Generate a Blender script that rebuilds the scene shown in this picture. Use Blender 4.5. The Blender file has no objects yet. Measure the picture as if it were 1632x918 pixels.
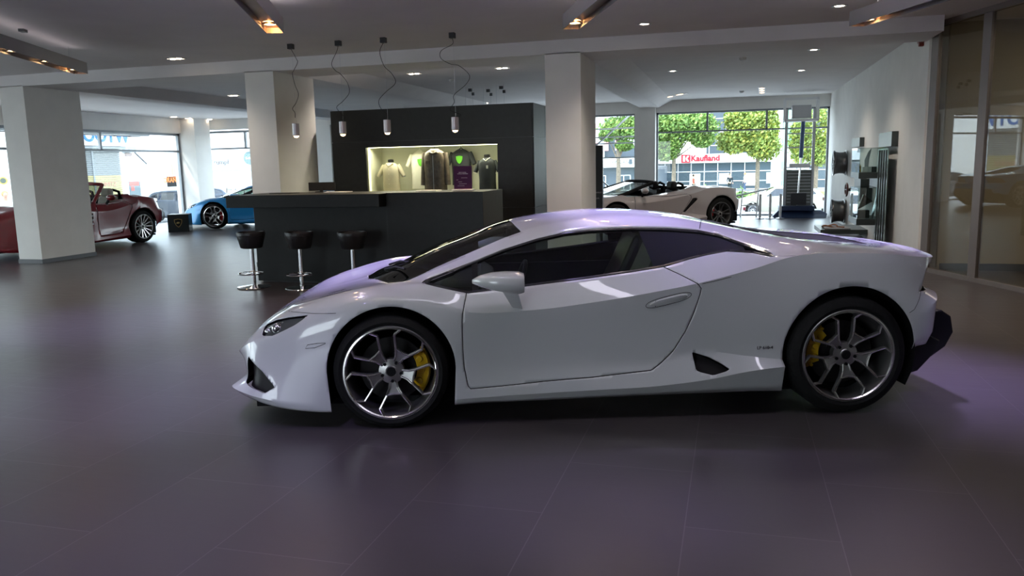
import bpy, bmesh, math, random
import numpy as np
from mathutils import Vector, Matrix
from mathutils.bvhtree import BVHTree
PI = math.pi
R = math.radians
C = bpy.context.scene.collection
SC = bpy.context.scene

# ------------------------------------------------------------------ camera
FPX = 1261.53
YAW, PITCH, ROLL, CAMH = 0.273945, 0.153471, 0.022027, 1.46845
cy_, sy_, cp_, sp_ = math.cos(YAW), math.sin(YAW), math.cos(PITCH), math.sin(PITCH)
fw = Vector((-sy_*cp_, cy_*cp_, -sp_)); rt = Vector((cy_, sy_, 0)); dn = fw.cross(rt)
r2 = math.cos(ROLL)*rt + math.sin(ROLL)*dn
d2 = -math.sin(ROLL)*rt + math.cos(ROLL)*dn
cam = bpy.data.cameras.new('camera'); camo = bpy.data.objects.new('camera', cam); C.objects.link(camo)
cam.sensor_width = 36; cam.lens = FPX*36/1632; cam.clip_end = 600
m4 = Matrix((( r2.x, -d2.x, -fw.x), (r2.y, -d2.y, -fw.y), (r2.z, -d2.z, -fw.z))).to_4x4()
m4.translation = (0, 0, CAMH); camo.matrix_world = m4
SC.camera = camo

# ------------------------------------------------------------------ world, exposure
SC.view_settings.view_transform = 'Standard'; SC.view_settings.look = 'None'
SC.view_settings.exposure = 1.2; SC.view_settings.gamma = 1.0
SC.view_settings.use_curve_mapping = False
w = bpy.data.worlds.new('sky'); SC.world = w; w.use_nodes = True
nt = w.node_tree; bg = nt.nodes['Background']
tc = nt.nodes.new('ShaderNodeTexCoord'); sep = nt.nodes.new('ShaderNodeSeparateXYZ')
rp = nt.nodes.new('ShaderNodeValToRGB'); rp.color_ramp.elements[0].position = 0.0
rp.color_ramp.elements[0].color = (.80, .90, .96, 1); rp.color_ramp.elements[1].color = (.62, .78, 1, 1); rp.color_ramp.elements[1].position = .7
nt.links.new(tc.outputs['Generated'], sep.inputs[0]); nt.links.new(sep.outputs['Z'], rp.inputs[0]); nt.links.new(rp.outputs[0], bg.inputs[0])
bg.inputs[1].default_value = 3.2
cyc = SC.cycles
cyc.max_bounces = 8; cyc.diffuse_bounces = 4; cyc.glossy_bounces = 4; cyc.transmission_bounces = 8; cyc.transparent_max_bounces = 12
cyc.use_denoising = True; cyc.caustics_reflective = False; cyc.caustics_refractive = False
cyc.sample_clamp_indirect = 6; cyc.blur_glossy = .5

def area(name, loc, rot, sx, sy, power, col=(1, 1, 1), spread=180):
    l = bpy.data.lights.new(name, 'AREA'); l.shape = 'RECTANGLE'; l.size = sx; l.size_y = sy
    l.energy = power; l.color = col; l.spread = R(spread)
    o = bpy.data.objects.new(name, l); C.objects.link(o); o.location = loc; o.rotation_euler = rot
    return o
def spot(name, loc, target, power, col, ang=60, blend=.6, rad=.04):
    l = bpy.data.lights.new(name, 'SPOT'); l.energy = power; l.color = col; l.spot_size = R(ang); l.spot_blend = blend; l.shadow_soft_size = rad
    o = bpy.data.objects.new(name, l); C.objects.link(o); o.location = loc
    o.rotation_euler = (Vector(target)-Vector(loc)).to_track_quat('-Z', 'Y').to_euler()
    return o
sun = bpy.data.lights.new('sun', 'SUN'); sun.energy = 1.6; sun.angle = R(8); sun.color = (1, .96, .88)
so = bpy.data.objects.new('sun', sun); C.objects.link(so); so.rotation_euler = (R(30), R(-30), 0)

# added area light standing in for daylight from the shop front behind the camera
area('rear_daylight_fill', (-5.8, -5.6, 1.65), (R(90), 0, R(-12)), 4.2, 2.1, 9, (.80, .95, .90))
VI = (.52, .42, 1.0)
for lx, ly, tx, ty, pw, an in ((-3.3, 5.2, -1.9, 5.2, 210, 58), (-1.2, 5.6, -.3, 5.4, 250, 58), (.9, 6.2, .9, 5.9, 240, 58), (-.55, 3.0, -.6, 3.2, 55, 34), (.5, 3.1, .42, 3.2, 40, 40), (2.3, 4.9, 2.1, 5.2, 130, 56), (-3.6, 4.4, -3.9, 4.6, 140, 70), (-6.2, 6.2, -6.0, 6.5, 150, 70), (-2.3, 2.3, -2.4, 2.6, 70, 75)):
    spot('violet_spot', (lx, ly, 2.76), (tx, ty, 0), pw, VI, an, 1, .08)

# ------------------------------------------------------------------ materials
def mat(name, col, rough=.5, metal=0, spec=.5, coat=0, trans=0, emit=None, es=0, noise=None, bump=0, nscale=8, alpha=1, ior=1.45, coatr=.03):
    m = bpy.data.materials.new(name); m.use_nodes = True; b = m.node_tree.nodes['Principled BSDF']
    b.inputs['Base Color'].default_value = (*col, 1); b.inputs['Roughness'].default_value = rough
    b.inputs['Metallic'].default_value = metal; b.inputs['Specular IOR Level'].default_value = spec
    b.inputs['Coat Weight'].default_value = coat; b.inputs['Coat Roughness'].default_value = coatr
    b.inputs['Transmission Weight'].default_value = trans; b.inputs['IOR'].default_value = ior
    b.inputs['Alpha'].default_value = alpha
    if emit: b.inputs['Emission Color'].default_value = (*emit, 1); b.inputs['Emission Strength'].default_value = es
    n = m.node_tree
    if noise or bump:
        t = n.nodes.new('ShaderNodeTexCoord'); x = n.nodes.new('ShaderNodeTexNoise'); x.inputs['Scale'].default_value = nscale; x.inputs['Detail'].default_value = 5
        n.links.new(t.outputs['Object'], x.inputs['Vector'])
        if noise:
            r = n.nodes.new('ShaderNodeValToRGB'); r.color_ramp.elements[0].position = .3; r.color_ramp.elements[1].position = .7
            r.color_ramp.elements[0].color = (*[c*(1-noise) for c in col], 1); r.color_ramp.elements[1].color = (*[min(1, c*(1+noise)) for c in col], 1)
            n.links.new(x.outputs['Fac'], r.inputs[0]); n.links.new(r.outputs[0], b.inputs['Base Color'])
        if bump:
            bp = n.nodes.new('ShaderNodeBump'); bp.inputs['Strength'].default_value = bump; bp.inputs['Distance'].default_value = .02
            n.links.new(x.outputs['Fac'], bp.inputs['Height']); n.links.new(bp.outputs[0], b.inputs['Normal'])
    return m
def glass(name, tint=(1, 1, 1), refl=.06, rough=0.0):
    """thin pane: mostly transparent, fresnel reflection"""
    m = bpy.data.materials.new(name); m.use_nodes = True; n = m.node_tree; n.nodes.clear()
    o = n.nodes.new('ShaderNodeOutputMaterial'); mx = n.nodes.new('ShaderNodeMixShader')
    tr = n.nodes.new('ShaderNodeBsdfTransparent'); tr.inputs[0].default_value = (*tint, 1)
    gl = n.nodes.new('ShaderNodeBsdfGlossy'); gl.inputs['Roughness'].default_value = rough
    fr = n.nodes.new('ShaderNodeLayerWeight'); fr.inputs[0].default_value = .5
    pw = n.nodes.new('ShaderNodeMath'); pw.operation = 'POWER'; pw.inputs[1].default_value = 5
    ad = n.nodes.new('ShaderNodeMath'); ad.operation = 'MULTIPLY_ADD'; ad.inputs[1].default_value = .8; ad.inputs[2].default_value = refl
    n.links.new(fr.outputs['Facing'], pw.inputs[0]); n.links.new(pw.outputs[0], ad.inputs[0]); n.links.new(ad.outputs[0], mx.inputs[0])
    n.links.new(tr.outputs[0], mx.inputs[1]); n.links.new(gl.outputs[0], mx.inputs[2]); n.links.new(mx.outputs[0], o.inputs[0])
    return m
M = {}
M['wall'] = mat('wall_paint', (.83, .81, .77), .75, noise=.03, nscale=3)
M['ceil'] = mat('ceiling_paint', (.80, .77, .76), .8, noise=.03, nscale=2)
M['base'] = mat('baseboard_dark', (.06, .06, .065), .4)
M['white'] = mat('white_plastic', (.8, .8, .8), .4)
M['alu'] = mat('aluminium', (.55, .56, .58), .35, metal=1)
M['chrome'] = mat('chrome', (.85, .85, .86), .08, metal=1)
M['darkmetal'] = mat('dark_metal', (.05, .05, .055), .4, metal=.6)
M['black'] = mat('black_plastic', (.008, .008, .009), .6, spec=.2)
M['blackgloss'] = mat('black_gloss', (.01, .01, .012), .12, coat=.5)
M['rubber'] = mat('tyre_rubber', (.012, .012, .012), .75, spec=.25, bump=.2, nscale=60)
M['window'] = glass('window_pane', (.97, .99, .98), .02)
M['barwood'] = mat('bar_laminate', (.008, .009, .009), .45, spec=.35, noise=.15, nscale=14, bump=.05)
M['wood'] = mat('anthracite_laminate', (.020, .020, .018), .45, noise=.15, nscale=14, bump=.05)
M['leather'] = mat('black_leather', (.012, .012, .013), .38, bump=.15, nscale=80)
M['frame'] = mat('grey_frame', (.25, .27, .29), .4, metal=.4)
M['warm'] = mat('warm_lamp', (1, .8, .5), .5, emit=(1, .62, .28), es=14)
M['cool'] = mat('halogen_lamp', (1, .9, .8), .5, emit=(1, .82, .62), es=12)

# ------------------------------------------------------------------ mesh helpers
class MB:
    def __init__(s): s.v = []; s.f = []; s.m = []
    def add(s, vs, fs, mi=0):
        k = len(s.v); s.v += [tuple(v) for v in vs]; s.f += [tuple(i+k for i in f) for f in fs]; s.m += [mi]*len(fs); return s
    def box(s, x0, x1, y0, y1, z0, z1, mi=0):
        x0, x1 = min(x0, x1), max(x0, x1); y0, y1 = min(y0, y1), max(y0, y1); z0, z1 = min(z0, z1), max(z0, z1)
        return s.add([(x0,y0,z0),(x1,y0,z0),(x1,y1,z0),(x0,y1,z0),(x0,y0,z1),(x1,y0,z1),(x1,y1,z1),(x0,y1,z1)],
                     [(0,3,2,1),(4,5,6,7),(0,1,5,4),(1,2,6,5),(2,3,7,6),(3,0,4,7)], mi)
    def bar(s, a, b, wd, h=None, mi=0, up=(0, 0, 1)):
        """rectangular bar from a to b"""
        h = h or wd; a = Vector(a); b = Vector(b); d = (b-a).normalized(); u = Vector(up)
        if abs(d.dot(u)) > .98: u = Vector((0, 1, 0))
        sd = d.cross(u).normalized(); u = sd.cross(d)
        vs = [p+sd*i*wd/2+u*j*h/2 for p in (a, b) for i, j in ((-1,-1),(1,-1),(1,1),(-1,1))]
        return s.add(vs, [(0,1,2,3),(7,6,5,4),(0,4,5,1),(1,5,6,2),(2,6,7,3),(3,7,4,0)], mi)
    def tube(s, pts, rad, n=8, mi=0, closed=False, cap=True):
        pts = [Vector(p) for p in pts]; N = len(pts); rads = rad if isinstance(rad, (list, tuple)) else [rad]*N
        vs = []; pu = None
        for i, p in enumerate(pts):
            if closed: d = pts[(i+1) % N]-pts[i-1]
            else: d = pts[min(i+1, N-1)]-pts[max(i-1, 0)]
            if d.length < 1e-9: d = Vector((0, 0, 1))
            d.normalize()
            if pu is None: pu = Vector((0, 0, 1)) if abs(d.z) < .9 else Vector((1, 0, 0))
            sd = d.cross(pu).normalized(); pu = sd.cross(d)
            vs += [p+(sd*math.cos(2*PI*k/n)+pu*math.sin(2*PI*k/n))*rads[i] for k in range(n)]
        fs = []
        for i in range(N if closed else N-1):
            j = (i+1) % N
            fs += [(i*n+k, i*n+(k+1) % n, j*n+(k+1) % n, j*n+k) for k in range(n)]
        if cap and not closed: fs += [tuple(range(n-1, -1, -1)), tuple((N-1)*n+k for k in range(n))]
        return s.add(vs, fs, mi)
    def lathe(s, prof, n=24, mi=0, M4=None, closed=False):
        """profile (r,z) revolved about Z"""
        vs = []; L = len(prof)
        for r, z in prof:
            vs += [(r*math.cos(2*PI*k/n), r*math.sin(2*PI*k/n), z) for k in range(n)]
        fs = [(i*n+k, i*n+(k+1) % n, ((i+1) % L)*n+(k+1) % n, ((i+1) % L)*n+k) for i in range(L if closed else L-1) for k in range(n)]
        if M4 is not None: vs = [tuple(M4 @ Vector(v)) for v in vs]
        return s.add(vs, fs, mi)
    def cyl(s, a, b, r, n=16, mi=0, r1=None): return s.tube([a, b], [r, r if r1 is None else r1], n, mi)
    def prism(s, poly, d, mi=0, o=(0, 0, 0)):
        """poly: list of 3D points; extrude by vector d"""
        n = len(poly); d = Vector(d); vs = [Vector(p)+Vector(o) for p in poly]; vs += [v+d for v in vs]
        return s.add(vs, [tuple(range(n-1, -1, -1)), tuple(range(n, 2*n))]+[(i, (i+1) % n, n+(i+1) % n, n+i) for i in range(n)], mi)
    def sphere(s, c, r, n=12, mi=0, sc=(1, 1, 1)):
        prof = [(max(1e-4, math.sin(PI*i/n))*r, -math.cos(PI*i/n)*r) for i in range(n+1)]
        return s.lathe(prof, n+4, mi, Matrix.Translation(c) @ Matrix.Diagonal((*sc, 1)))
    def xf(s, M4, k0=0):
        s.v[k0:] = [tuple(M4 @ Vector(v)) for v in s.v[k0:]]; return s
    def build(s, name, mats, parent=None, smooth=None, bevel=0, recalc=True, **tg):
        me = bpy.data.meshes.new(name); me.from_pydata(s.v, [], s.f)
        mats = mats if isinstance(mats, (list, tuple)) else [mats]
        for m in mats: me.materials.append(m)
        if len(mats) > 1: me.polygons.foreach_set('material_index', s.m)
        if recalc:
            bm = bmesh.new(); bm.from_mesh(me); bmesh.ops.recalc_face_normals(bm, faces=bm.faces); bm.to_mesh(me); bm.free()
        if smooth:
            me.polygons.foreach_set('use_smooth', [True]*len(me.polygons)); me.set_sharp_from_angle(angle=R(smooth))
        me.update()
        o = bpy.data.objects.new(name, me); C.objects.link(o)
        if parent: o.parent = parent
        if bevel:
            b = o.modifiers.new('bevel', 'BEVEL'); b.width = bevel; b.segments = 2; b.limit_method = 'ANGLE'; b.angle_limit = R(40)
        tag(o, **tg); return o
def tag(o, label=None, cat=None, group=None, kind=None):
    if label: o['label'] = label
    if cat: o['category'] = cat
    if group: o['group'] = group
    if kind: o['kind'] = kind
    return o
def empty(name, loc, rz=0, **tg):
    o = bpy.data.objects.new(name, None); C.objects.link(o); o.location = loc; o.rotation_euler = (0, 0, rz); o.empty_display_size = .1
    return tag(o, **tg)
def copy_tree(o, parent=None):
    c = o.copy(); C.objects.link(c)
    if parent: c.parent = parent
    for ch in list(o.children): copy_tree(ch, c)
    return c
def text_mesh(name, body, size, mtl, M4, parent=None, depth=.002, align='CENTER', bold=0, **tg):
    cu = bpy.data.curves.new(name, 'FONT'); cu.body = body; cu.size = size; cu.extrude = depth; cu.align_x = align; cu.align_y = 'CENTER'; cu.offset = bold
    cu.resolution_u = 3
    t = bpy.data.objects.new(name, cu); C.objects.link(t)
    dg = bpy.context.evaluated_depsgraph_get(); me = bpy.data.meshes.new_from_object(t.evaluated_get(dg))
    bpy.data.objects.remove(t); me.name = name; me.transform(M4); me.materials.clear(); me.materials.append(mtl)
    o = bpy.data.objects.new(name, me); C.objects.link(o)
    if parent: o.parent = parent
    return tag(o, **tg)
# ------------------------------------------------------------------ room shell
RW = 2.35      # right wall X
FY = 22.3      # far facade Y
LX = -16.45    # left facade X
H = 3.11
fm = bpy.data.materials.new('floor_tiles'); fm.use_nodes = True; n = fm.node_tree; b = n.nodes['Principled BSDF']
t = n.nodes.new('ShaderNodeTexCoord'); mp = n.nodes.new('ShaderNodeMapping'); mp.inputs['Rotation'].default_value = (0, 0, R(90)); mp.inputs['Location'].default_value = (-.47+.6, .165, 0)
br = n.nodes.new('ShaderNodeTexBrick'); br.inputs['Scale'].default_value = 1; br.inputs['Brick Width'].default_value = 1.19; br.inputs['Row Height'].default_value = .595
br.inputs['Mortar Size'].default_value = .0022; br.inputs['Mortar Smooth'].default_value = .1; br.inputs['Color1'].default_value = (.085, .073, .076, 1); br.inputs['Color2'].default_value = (.074, .063, .067, 1); br.inputs['Mortar'].default_value = (.15, .135, .14, 1)
n.links.new(t.outputs['Object'], mp.inputs[0]); n.links.new(mp.outputs[0], br.inputs['Vector'])
ns = n.nodes.new('ShaderNodeTexNoise'); ns.inputs['Scale'].default_value = 3; ns.inputs['Detail'].default_value = 8; ns.inputs['Roughness'].default_value = .7
mp2 = n.nodes.new('ShaderNodeMapping'); mp2.inputs['Scale'].default_value = (1, 6, 1); n.links.new(t.outputs['Object'], mp2.inputs[0]); n.links.new(mp2.outputs[0], ns.inputs['Vector'])
mx = n.nodes.new('ShaderNodeMix'); mx.data_type = 'RGBA'; mx.blend_type = 'MULTIPLY'; mx.inputs[0].default_value = .5
rr = n.nodes.new('ShaderNodeValToRGB'); rr.color_ramp.elements[0].color = (.6, .6, .6, 1); rr.color_ramp.elements[1].color = (1.2, 1.2, 1.2, 1)
n.links.new(ns.outputs['Fac'], rr.inputs[0]); n.links.new(br.outputs['Color'], mx.inputs[6]); n.links.new(rr.outputs[0], mx.inputs[7]); n.links.new(mx.outputs[2], b.inputs['Base Color'])
b.inputs['Roughness'].default_value = .36; b.inputs['Specular IOR Level'].default_value = .75
mr = n.nodes.new('ShaderNodeMapRange'); mr.inputs[3].default_value = .26; mr.inputs[4].default_value = .40; n.links.new(ns.outputs['Fac'], mr.inputs[0]); n.links.new(mr.outputs[0], b.inputs['Roughness'])
bu = n.nodes.new('ShaderNodeBump'); bu.inputs['Strength'].default_value = .04; bu.inputs['Distance'].default_value = .01; n.links.new(ns.outputs['Fac'], bu.inputs['Height']); n.links.new(bu.outputs[0], b.inputs['Normal'])
S = dict(kind='structure')
MB().box(-17, 9, -6, FY+.12, -.25, 0).build('floor', fm, **S)
MB().box(-17, 9, -6, FY+.5, H, H+.3).build('ceiling', M['ceil'], **S)
# right wall, its corner, and rooms behind the glass
MB().box(RW, RW+.22, 11.42, FY+.1, 0, H).build('wall_right', M['wall'], **S)
mb = MB().box(RW+.22, 9, 11.35, 11.6, 0, H); mb.build('wall_backroom', mat('beige_wall', (.50, .44, .33), .8), **S)
MB().box(RW+.25, 9, 11.33, 11.35, 0, .09).build('baseboard_backroom', M['base'], **S)
MB().box(9, 9.2, -6, 11.6, 0, H).build('wall_far_right', M['wall'], **S)
# rear wall behind the camera, with its shop windows
mb = MB(); mb.box(-17, -8, -6.2, -6, 0, H); mb.box(-3.6, 9, -6.2, -6, 0, H); mb.box(-8, -3.6, -6.2, -6, 2.75, H); mb.box(-8, -3.6, -6.2, -6, 0, .5)
mb.build('wall_rear', mat('rear_wall_paint', (.30, .28, .30), .8), **S)
mb = MB()
for x in (-8, -5.8, -3.6): mb.box(x-.04, x+.04, -6.14, -6.04, .5, 2.75)
mb.build('window_5', M['frame'], **S)
# left facade: piers, header, window
mb = MB(); mb.box(LX-.35, LX, -6, -2, 0, H); mb.box(LX-.35, LX, 9.3, 9.9, 0, H); mb.box(LX-.35, LX, 2.8, 3.3, 0, H); mb.box(LX-.3, LX, -6, FY, 2.66, H)
mb.build('wall_left', M['wall'], **S)
MB().box(LX-.3, LX+.5, 21.2, 21.95, 0, H).box(LX-.3, LX+.05, 21.8, FY+.2, 0, H).build('wall_left_corner', M['wall'], **S)
def glazing(name, axis, c, a0, a1, z0, z1, mull, trans, fw_=.05, half=()):
    """framed glazing in the plane axis=c. mull: list of (pos, zlo, zhi)"""
    o = MB(); p = MB()
    def bx(m, u0, u1, d0, d1, w0, w1):
        (m.box(u0, u1, c+d0, c+d1, w0, w1) if axis == 'Y' else m.box(c+d0, c+d1, u0, u1, w0, w1))
    bx(o, a0, a1, -.04, .04, z0, z0+fw_*.7); bx(o, a0, a1, -.04, .04, z1-fw_, z1); bx(o, a0, a0+fw_, -.04, .04, z0, z1); bx(o, a1-fw_, a1, -.04, .04, z0, z1)
    for u, w0, w1 in mull: bx(o, u-fw_*.5, u+fw_*.5, -.035, .035, w0, w1)
    for w_ in trans: bx(o, a0, a1, -.035, .035, w_-fw_*.4, w_+fw_*.4)
    f = o.build(name, M['frame'], **S)
    bx(p, a0+.01, a1-.01, -.006, .006, z0+.01, z1-.01); p.build('pane', M['window'], f)
    return f
glazing('window_1', 'Y', FY+.05, -2.07, RW, 0, 2.8, [(-.72, 2.27, 2.8), (.80, 2.27, 2.8)], [2.27])
glazing('window_2', 'Y', FY+.05, -6.4, -2.62, 0, 2.8, [(-4.5, 0, 2.8)], [])
glazing('window_3', 'Y', FY+.05, -16.4, -11.75, 0, 2.76, [(-14.95, 2.2, 2.76)], [2.2], .07)
glazing('window_4', 'X', LX-.1, 9.9, 21.2, 0, 2.66, [(18.0, 2.12, 2.66)], [2.12], .07)
glazing('window_6', 'X', LX-.1, 3.3, 9.3, 0, 2.66, [], [2.12], .07)
glazing('window_7', 'X', LX-.1, -2, 2.8, 0, 2.66, [], [2.12], .07)
# far facade: piers between windows and header
mb = MB(); mb.box(-2.62, -2.07, 21.95, FY+.2, 0, H); mb.box(-11.75, -6.4, FY-.1, FY+.2, 0, H); mb.box(-17, RW+.1, FY-.1, FY+.25, 2.8, H)
mb.build('wall_far', M['wall'], **S)
MB().box(-12.9+.55, -11.75, FY-.35, FY-.08, 0, 2.8).build('wall_far_pier', M['wall'], **S)
# beam lines in the ceiling
mb = MB(); mb.box(-17, RW, 10.706, 11.6, 2.93, H+.01)
mb.build('ceiling_beam', M['ceil'], **S)
mb = MB()
for x0 in (-11.74, -7.1, -2.48): mb.box(x0, x0+.49, 11.6, FY-.08, 2.93, H+.01)
for x0 in (-11.74, -7.1, -2.48): mb.prism([(x0-.35, 11.6, H), (x0, 11.6, 2.93), (x0, 11.6, H)], (0, FY-11.7, 0)); mb.prism([(x0+.84, 11.6, H), (x0+.49, 11.6, 2.93), (x0+.49, 11.6, H)], (0, FY-11.7, 0))
mb.build('ceiling_ribs', M['ceil'], **S)
# structural pillars
for i, x0 in enumerate((-11.745, -7.1, -2.48)):
    nm = 'trim_%d' % (i+1)
    p = MB().box(x0, x0+.485, 10.706, 11.88, 0, 2.94).build('wall_pillar', M['wall'], **S)
    MB().box(x0-.012, x0+.497, 10.694, 11.892, 0, .07).build(nm, M['base'], **S)
MB().box(-16.4, -15.92, 10.706, 11.88, 0, 2.94).build('wall_pillar', M['wall'], **S)
# glass partition on the right, running obliquely towards the camera
g0 = Vector((2.385, 11.33, 0)); gd = Vector((.343, -.939, 0)).normalized(); gn = Vector((gd.y, -gd.x, 0))
mb = MB(); g1 = g0+gd*7.5; ZT = 3.08
mb.bar(g0+Vector((0, 0, .025)), g1+Vector((0, 0, .025)), .09, .05); mb.bar(g0+Vector((0, 0, ZT)), g1+Vector((0, 0, ZT)), .09, .06)
for s_ in (0.03, 1.03, 2.35, 3.6, 4.9, 6.2, 7.5):
    for k in ((-.035, .035) if s_ > .5 else (0, .07)):
        q = g0+gd*(s_+k); mb.bar(q, q+Vector((0, 0, ZT)), .05, .07, up=gd)
gp = mb.build('wall_glass_partition', mat('bronze_aluminium', (.24, .21, .20), .4, metal=.4), **S)
mb = MB(); mb.bar(g0+Vector((0, 0, ZT/2)), g1+Vector((0, 0, ZT/2)), .012, ZT-.06); mb.build('pane', glass('partition_glass', (.80, .78, .72), .10), gp)
# ------------------------------------------------------------------ lofted car bodies
def crom(P, T, tt, crease=()):
    """non-uniform Catmull-Rom through P (n,k) at T, sampled at tt"""
    P = np.asarray(P, float); n = len(P); D = np.zeros_like(P); sl = (P[1:]-P[:-1])/(T[1:]-T[:-1])[:, None]
    h = T[1:]-T[:-1]
    D[0] = sl[0]; D[-1] = sl[-1]
    DL = D.copy(); 
    for i in range(1, n-1): D[i] = (sl[i-1]*h[i]+sl[i]*h[i-1])/(h[i]+h[i-1])
    DL = D.copy(); DR = D.copy()
    for i in crease:
        if 0 < i < n-1: DL[i] = sl[i-1]; DR[i] = sl[i]
    k = np.clip(np.searchsorted(T, tt, side='right')-1, 0, n-2); u = (tt-T[k])/h[k]; u = u[:, None]; hh = h[k][:, None]
    return (2*u**3-3*u**2+1)*P[k]+(u**3-2*u**2+u)*hh*DR[k]+(-2*u**3+3*u**2)*P[k+1]+(u**3-u**2)*hh*DL[k+1]
def loft(net, ncol=330, rows=(3, 7, 7, 7, 7, 9, 4, 7, 6), crease=None, jcrease=()):
    """net: array lines x stations x 3 (x rearward, half width, z). Returns V, quads, row/col grid"""
    A = np.array(net, float); L, J, _ = A.shape
    seg = np.linalg.norm(A[:, 1:]-A[:, :-1], axis=2).mean(0); T = np.concatenate([[0], np.cumsum(np.maximum(seg, 1e-3))])
    tt = np.unique(np.concatenate([np.linspace(0, T[-1], ncol), T]))
    G = np.stack([crom(A[i], T, tt, jcrease) for i in range(L)])        # L x N x 3
    N = len(tt); W = np.stack([np.interp(tt, T, crease[i]) for i in range(L)])  # L x N
    out = []; rowline = []
    h = np.maximum(np.linalg.norm(G[1:]-G[:-1], axis=2), 1e-5)          # L-1 x N
    sl = (G[1:]-G[:-1])/h[..., None]
    for i in range(L-1):
        def tan(k, side):
            one = sl[k-1] if side == 'L' else sl[k]
            if k == 0: return sl[0]
            if k == L-1: t_ = sl[-1].copy(); t_[:, 2] = 0; return t_
            sm = (sl[k-1]*h[k][..., None]+sl[k]*h[k-1][..., None])/(h[k]+h[k-1])[..., None]
            wv = W[k][:, None]; return sm*(1-wv)+one*wv
        t0 = tan(i, 'R')*h[i][..., None]; t1 = tan(i+1, 'L')*h[i][..., None]
        for r in range(rows[i] + (1 if i == L-2 else 0)):
            u = r/rows[i]
            out.append((2*u**3-3*u**2+1)*G[i]+(u**3-2*u**2+u)*t0+(-2*u**3+3*u**2)*G[i+1]+(u**3-u**2)*t1); rowline.append(i+u)
    out = np.stack(out); nr = len(out); V = out.reshape(-1, 3)
    F = [(r*N+c, r*N+c+1, (r+1)*N+c+1, (r+1)*N+c) for r in range(nr-1) for c in range(N-1)]
    V[:, 1] = np.maximum(V[:, 1], 0)
    return V, F
def clip(V, F, ph):
    """keep phi>0 part"""
    nv = []; mp_ = {}; ed = {}; nf = []
    def vi(i):
        if i not in mp_: mp_[i] = len(nv); nv.append(tuple(V[i]))
        return mp_[i]
    def ei(a, b):
        k = (a, b) if a < b else (b, a)
        if k not in ed:
            a_, b_ = k; s = ph[a_]/(ph[a_]-ph[b_]); s = min(max(s, 0), 1); ed[k] = len(nv); nv.append(tuple(V[a_]+(V[b_]-V[a_])*s))
        return ed[k]
    for f in F:
        pos = [ph[i] > 0 for i in f]
        if all(pos): nf.append(tuple(vi(i) for i in f)); continue
        if not any(pos): continue
        o = []
        for k in range(len(f)):
            a, b_ = f[k], f[(k+1) % len(f)]
            if ph[a] > 0: o.append(vi(a))
            if (ph[a] > 0) != (ph[b_] > 0): o.append(ei(a, b_))
        if len(o) >= 3: nf.append(tuple(o))
    return np.array(nv) if nv else np.zeros((0, 3)), nf
def sdpoly(P, poly):
    """signed distance, negative inside; P (n,2)"""
    P = np.asarray(P); q = np.asarray(poly, float); d = np.full(len(P), 1e9); ins = np.zeros(len(P), bool)
    for i in range(len(q)):
        a = q[i]; b_ = q[(i+1) % len(q)]; e = b_-a; w_ = P-a
        t_ = np.clip((w_@e)/(e@e), 0, 1); d = np.minimum(d, np.linalg.norm(w_-t_[:, None]*e, axis=1))
        c = ((a[1] > P[:, 1]) != (b_[1] > P[:, 1])); 
        with np.errstate(divide='ignore', invalid='ignore'): xx = (b_[0]-a[0])*(P[:, 1]-a[1])/(b_[1]-a[1])+a[0]
        ins ^= c & (P[:, 0] < xx)
    return np.where(ins, -d, d)
def chaikin(p, n=2, closed=True):
    p = [np.array(q, float) for q in p]
    for _ in range(n):
        o = []
        for i in range(len(p) if closed else len(p)-1):
            a, b_ = p[i], p[(i+1) % len(p)]; o += [a*.75+b_*.25, a*.25+b_*.75]
        p = o if closed else [p[0]]+o+[p[-1]]
    return p
def side(V): return V[:, [0, 2]]
def top(V): return V[:, [0, 1]]
def cutout(V, F, ph, gap=.0, mask=None):
    """returns (inside, outside) pieces"""
    if mask is not None: ph = np.where(mask, ph, .5)
    return clip(V, F, -ph-gap), clip(V, F, ph-gap)
def halfmesh(name, pieces, mats, parent, sgn=None, thick=.0, inward=0, sm=30, **tg):
    """pieces: list of (V,F,mi). sgn None -> both halves as one mesh; -1 near side, +1 far side"""
    mb = MB()
    for s in ((-1, 1) if sgn is None else (sgn,)):
        for V, F, mi in pieces:
            if len(V) == 0: continue
            vs = [(v[0], s*v[1], v[2]) for v in V]
            fs = [tuple(reversed(f)) for f in F] if s < 0 else F
            mb.add(vs, fs, mi)
    me = bpy.data.meshes.new(name); me.from_pydata(mb.v, [], mb.f)
    mats = mats if isinstance(mats, (list, tuple)) else [mats]
    for m in mats: me.materials.append(m)
    me.polygons.foreach_set('material_index', mb.m)
    bm = bmesh.new(); bm.from_mesh(me); bmesh.ops.remove_doubles(bm, verts=bm.verts, dist=1e-4)
    bmesh.ops.dissolve_degenerate(bm, edges=bm.edges, dist=1e-5)
    bm.normal_update()
    if sum((f.normal.y*f.calc_center_median().y+f.normal.z*(f.calc_center_median().z-.5))*f.calc_area() for f in bm.faces) < 0: bmesh.ops.reverse_faces(bm, faces=bm.faces)
    bm.normal_update()
    if inward:
        for v in bm.verts: v.co -= v.normal*inward
    bm.to_mesh(me); bm.free()
    me.polygons.foreach_set('use_smooth', [True]*len(me.polygons)); me.set_sharp_from_angle(angle=R(sm)); me.update()
    o = bpy.data.objects.new(name, me); C.objects.link(o); o.parent = parent
    if thick:
        s_ = o.modifiers.new('thickness', 'SOLIDIFY'); s_.thickness = thick; s_.offset = -1; s_.use_quality_normals = False
        s_.material_offset = len(mats)-1; s_.material_offset_rim = len(mats)-1
    return tag(o, **tg)

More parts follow.
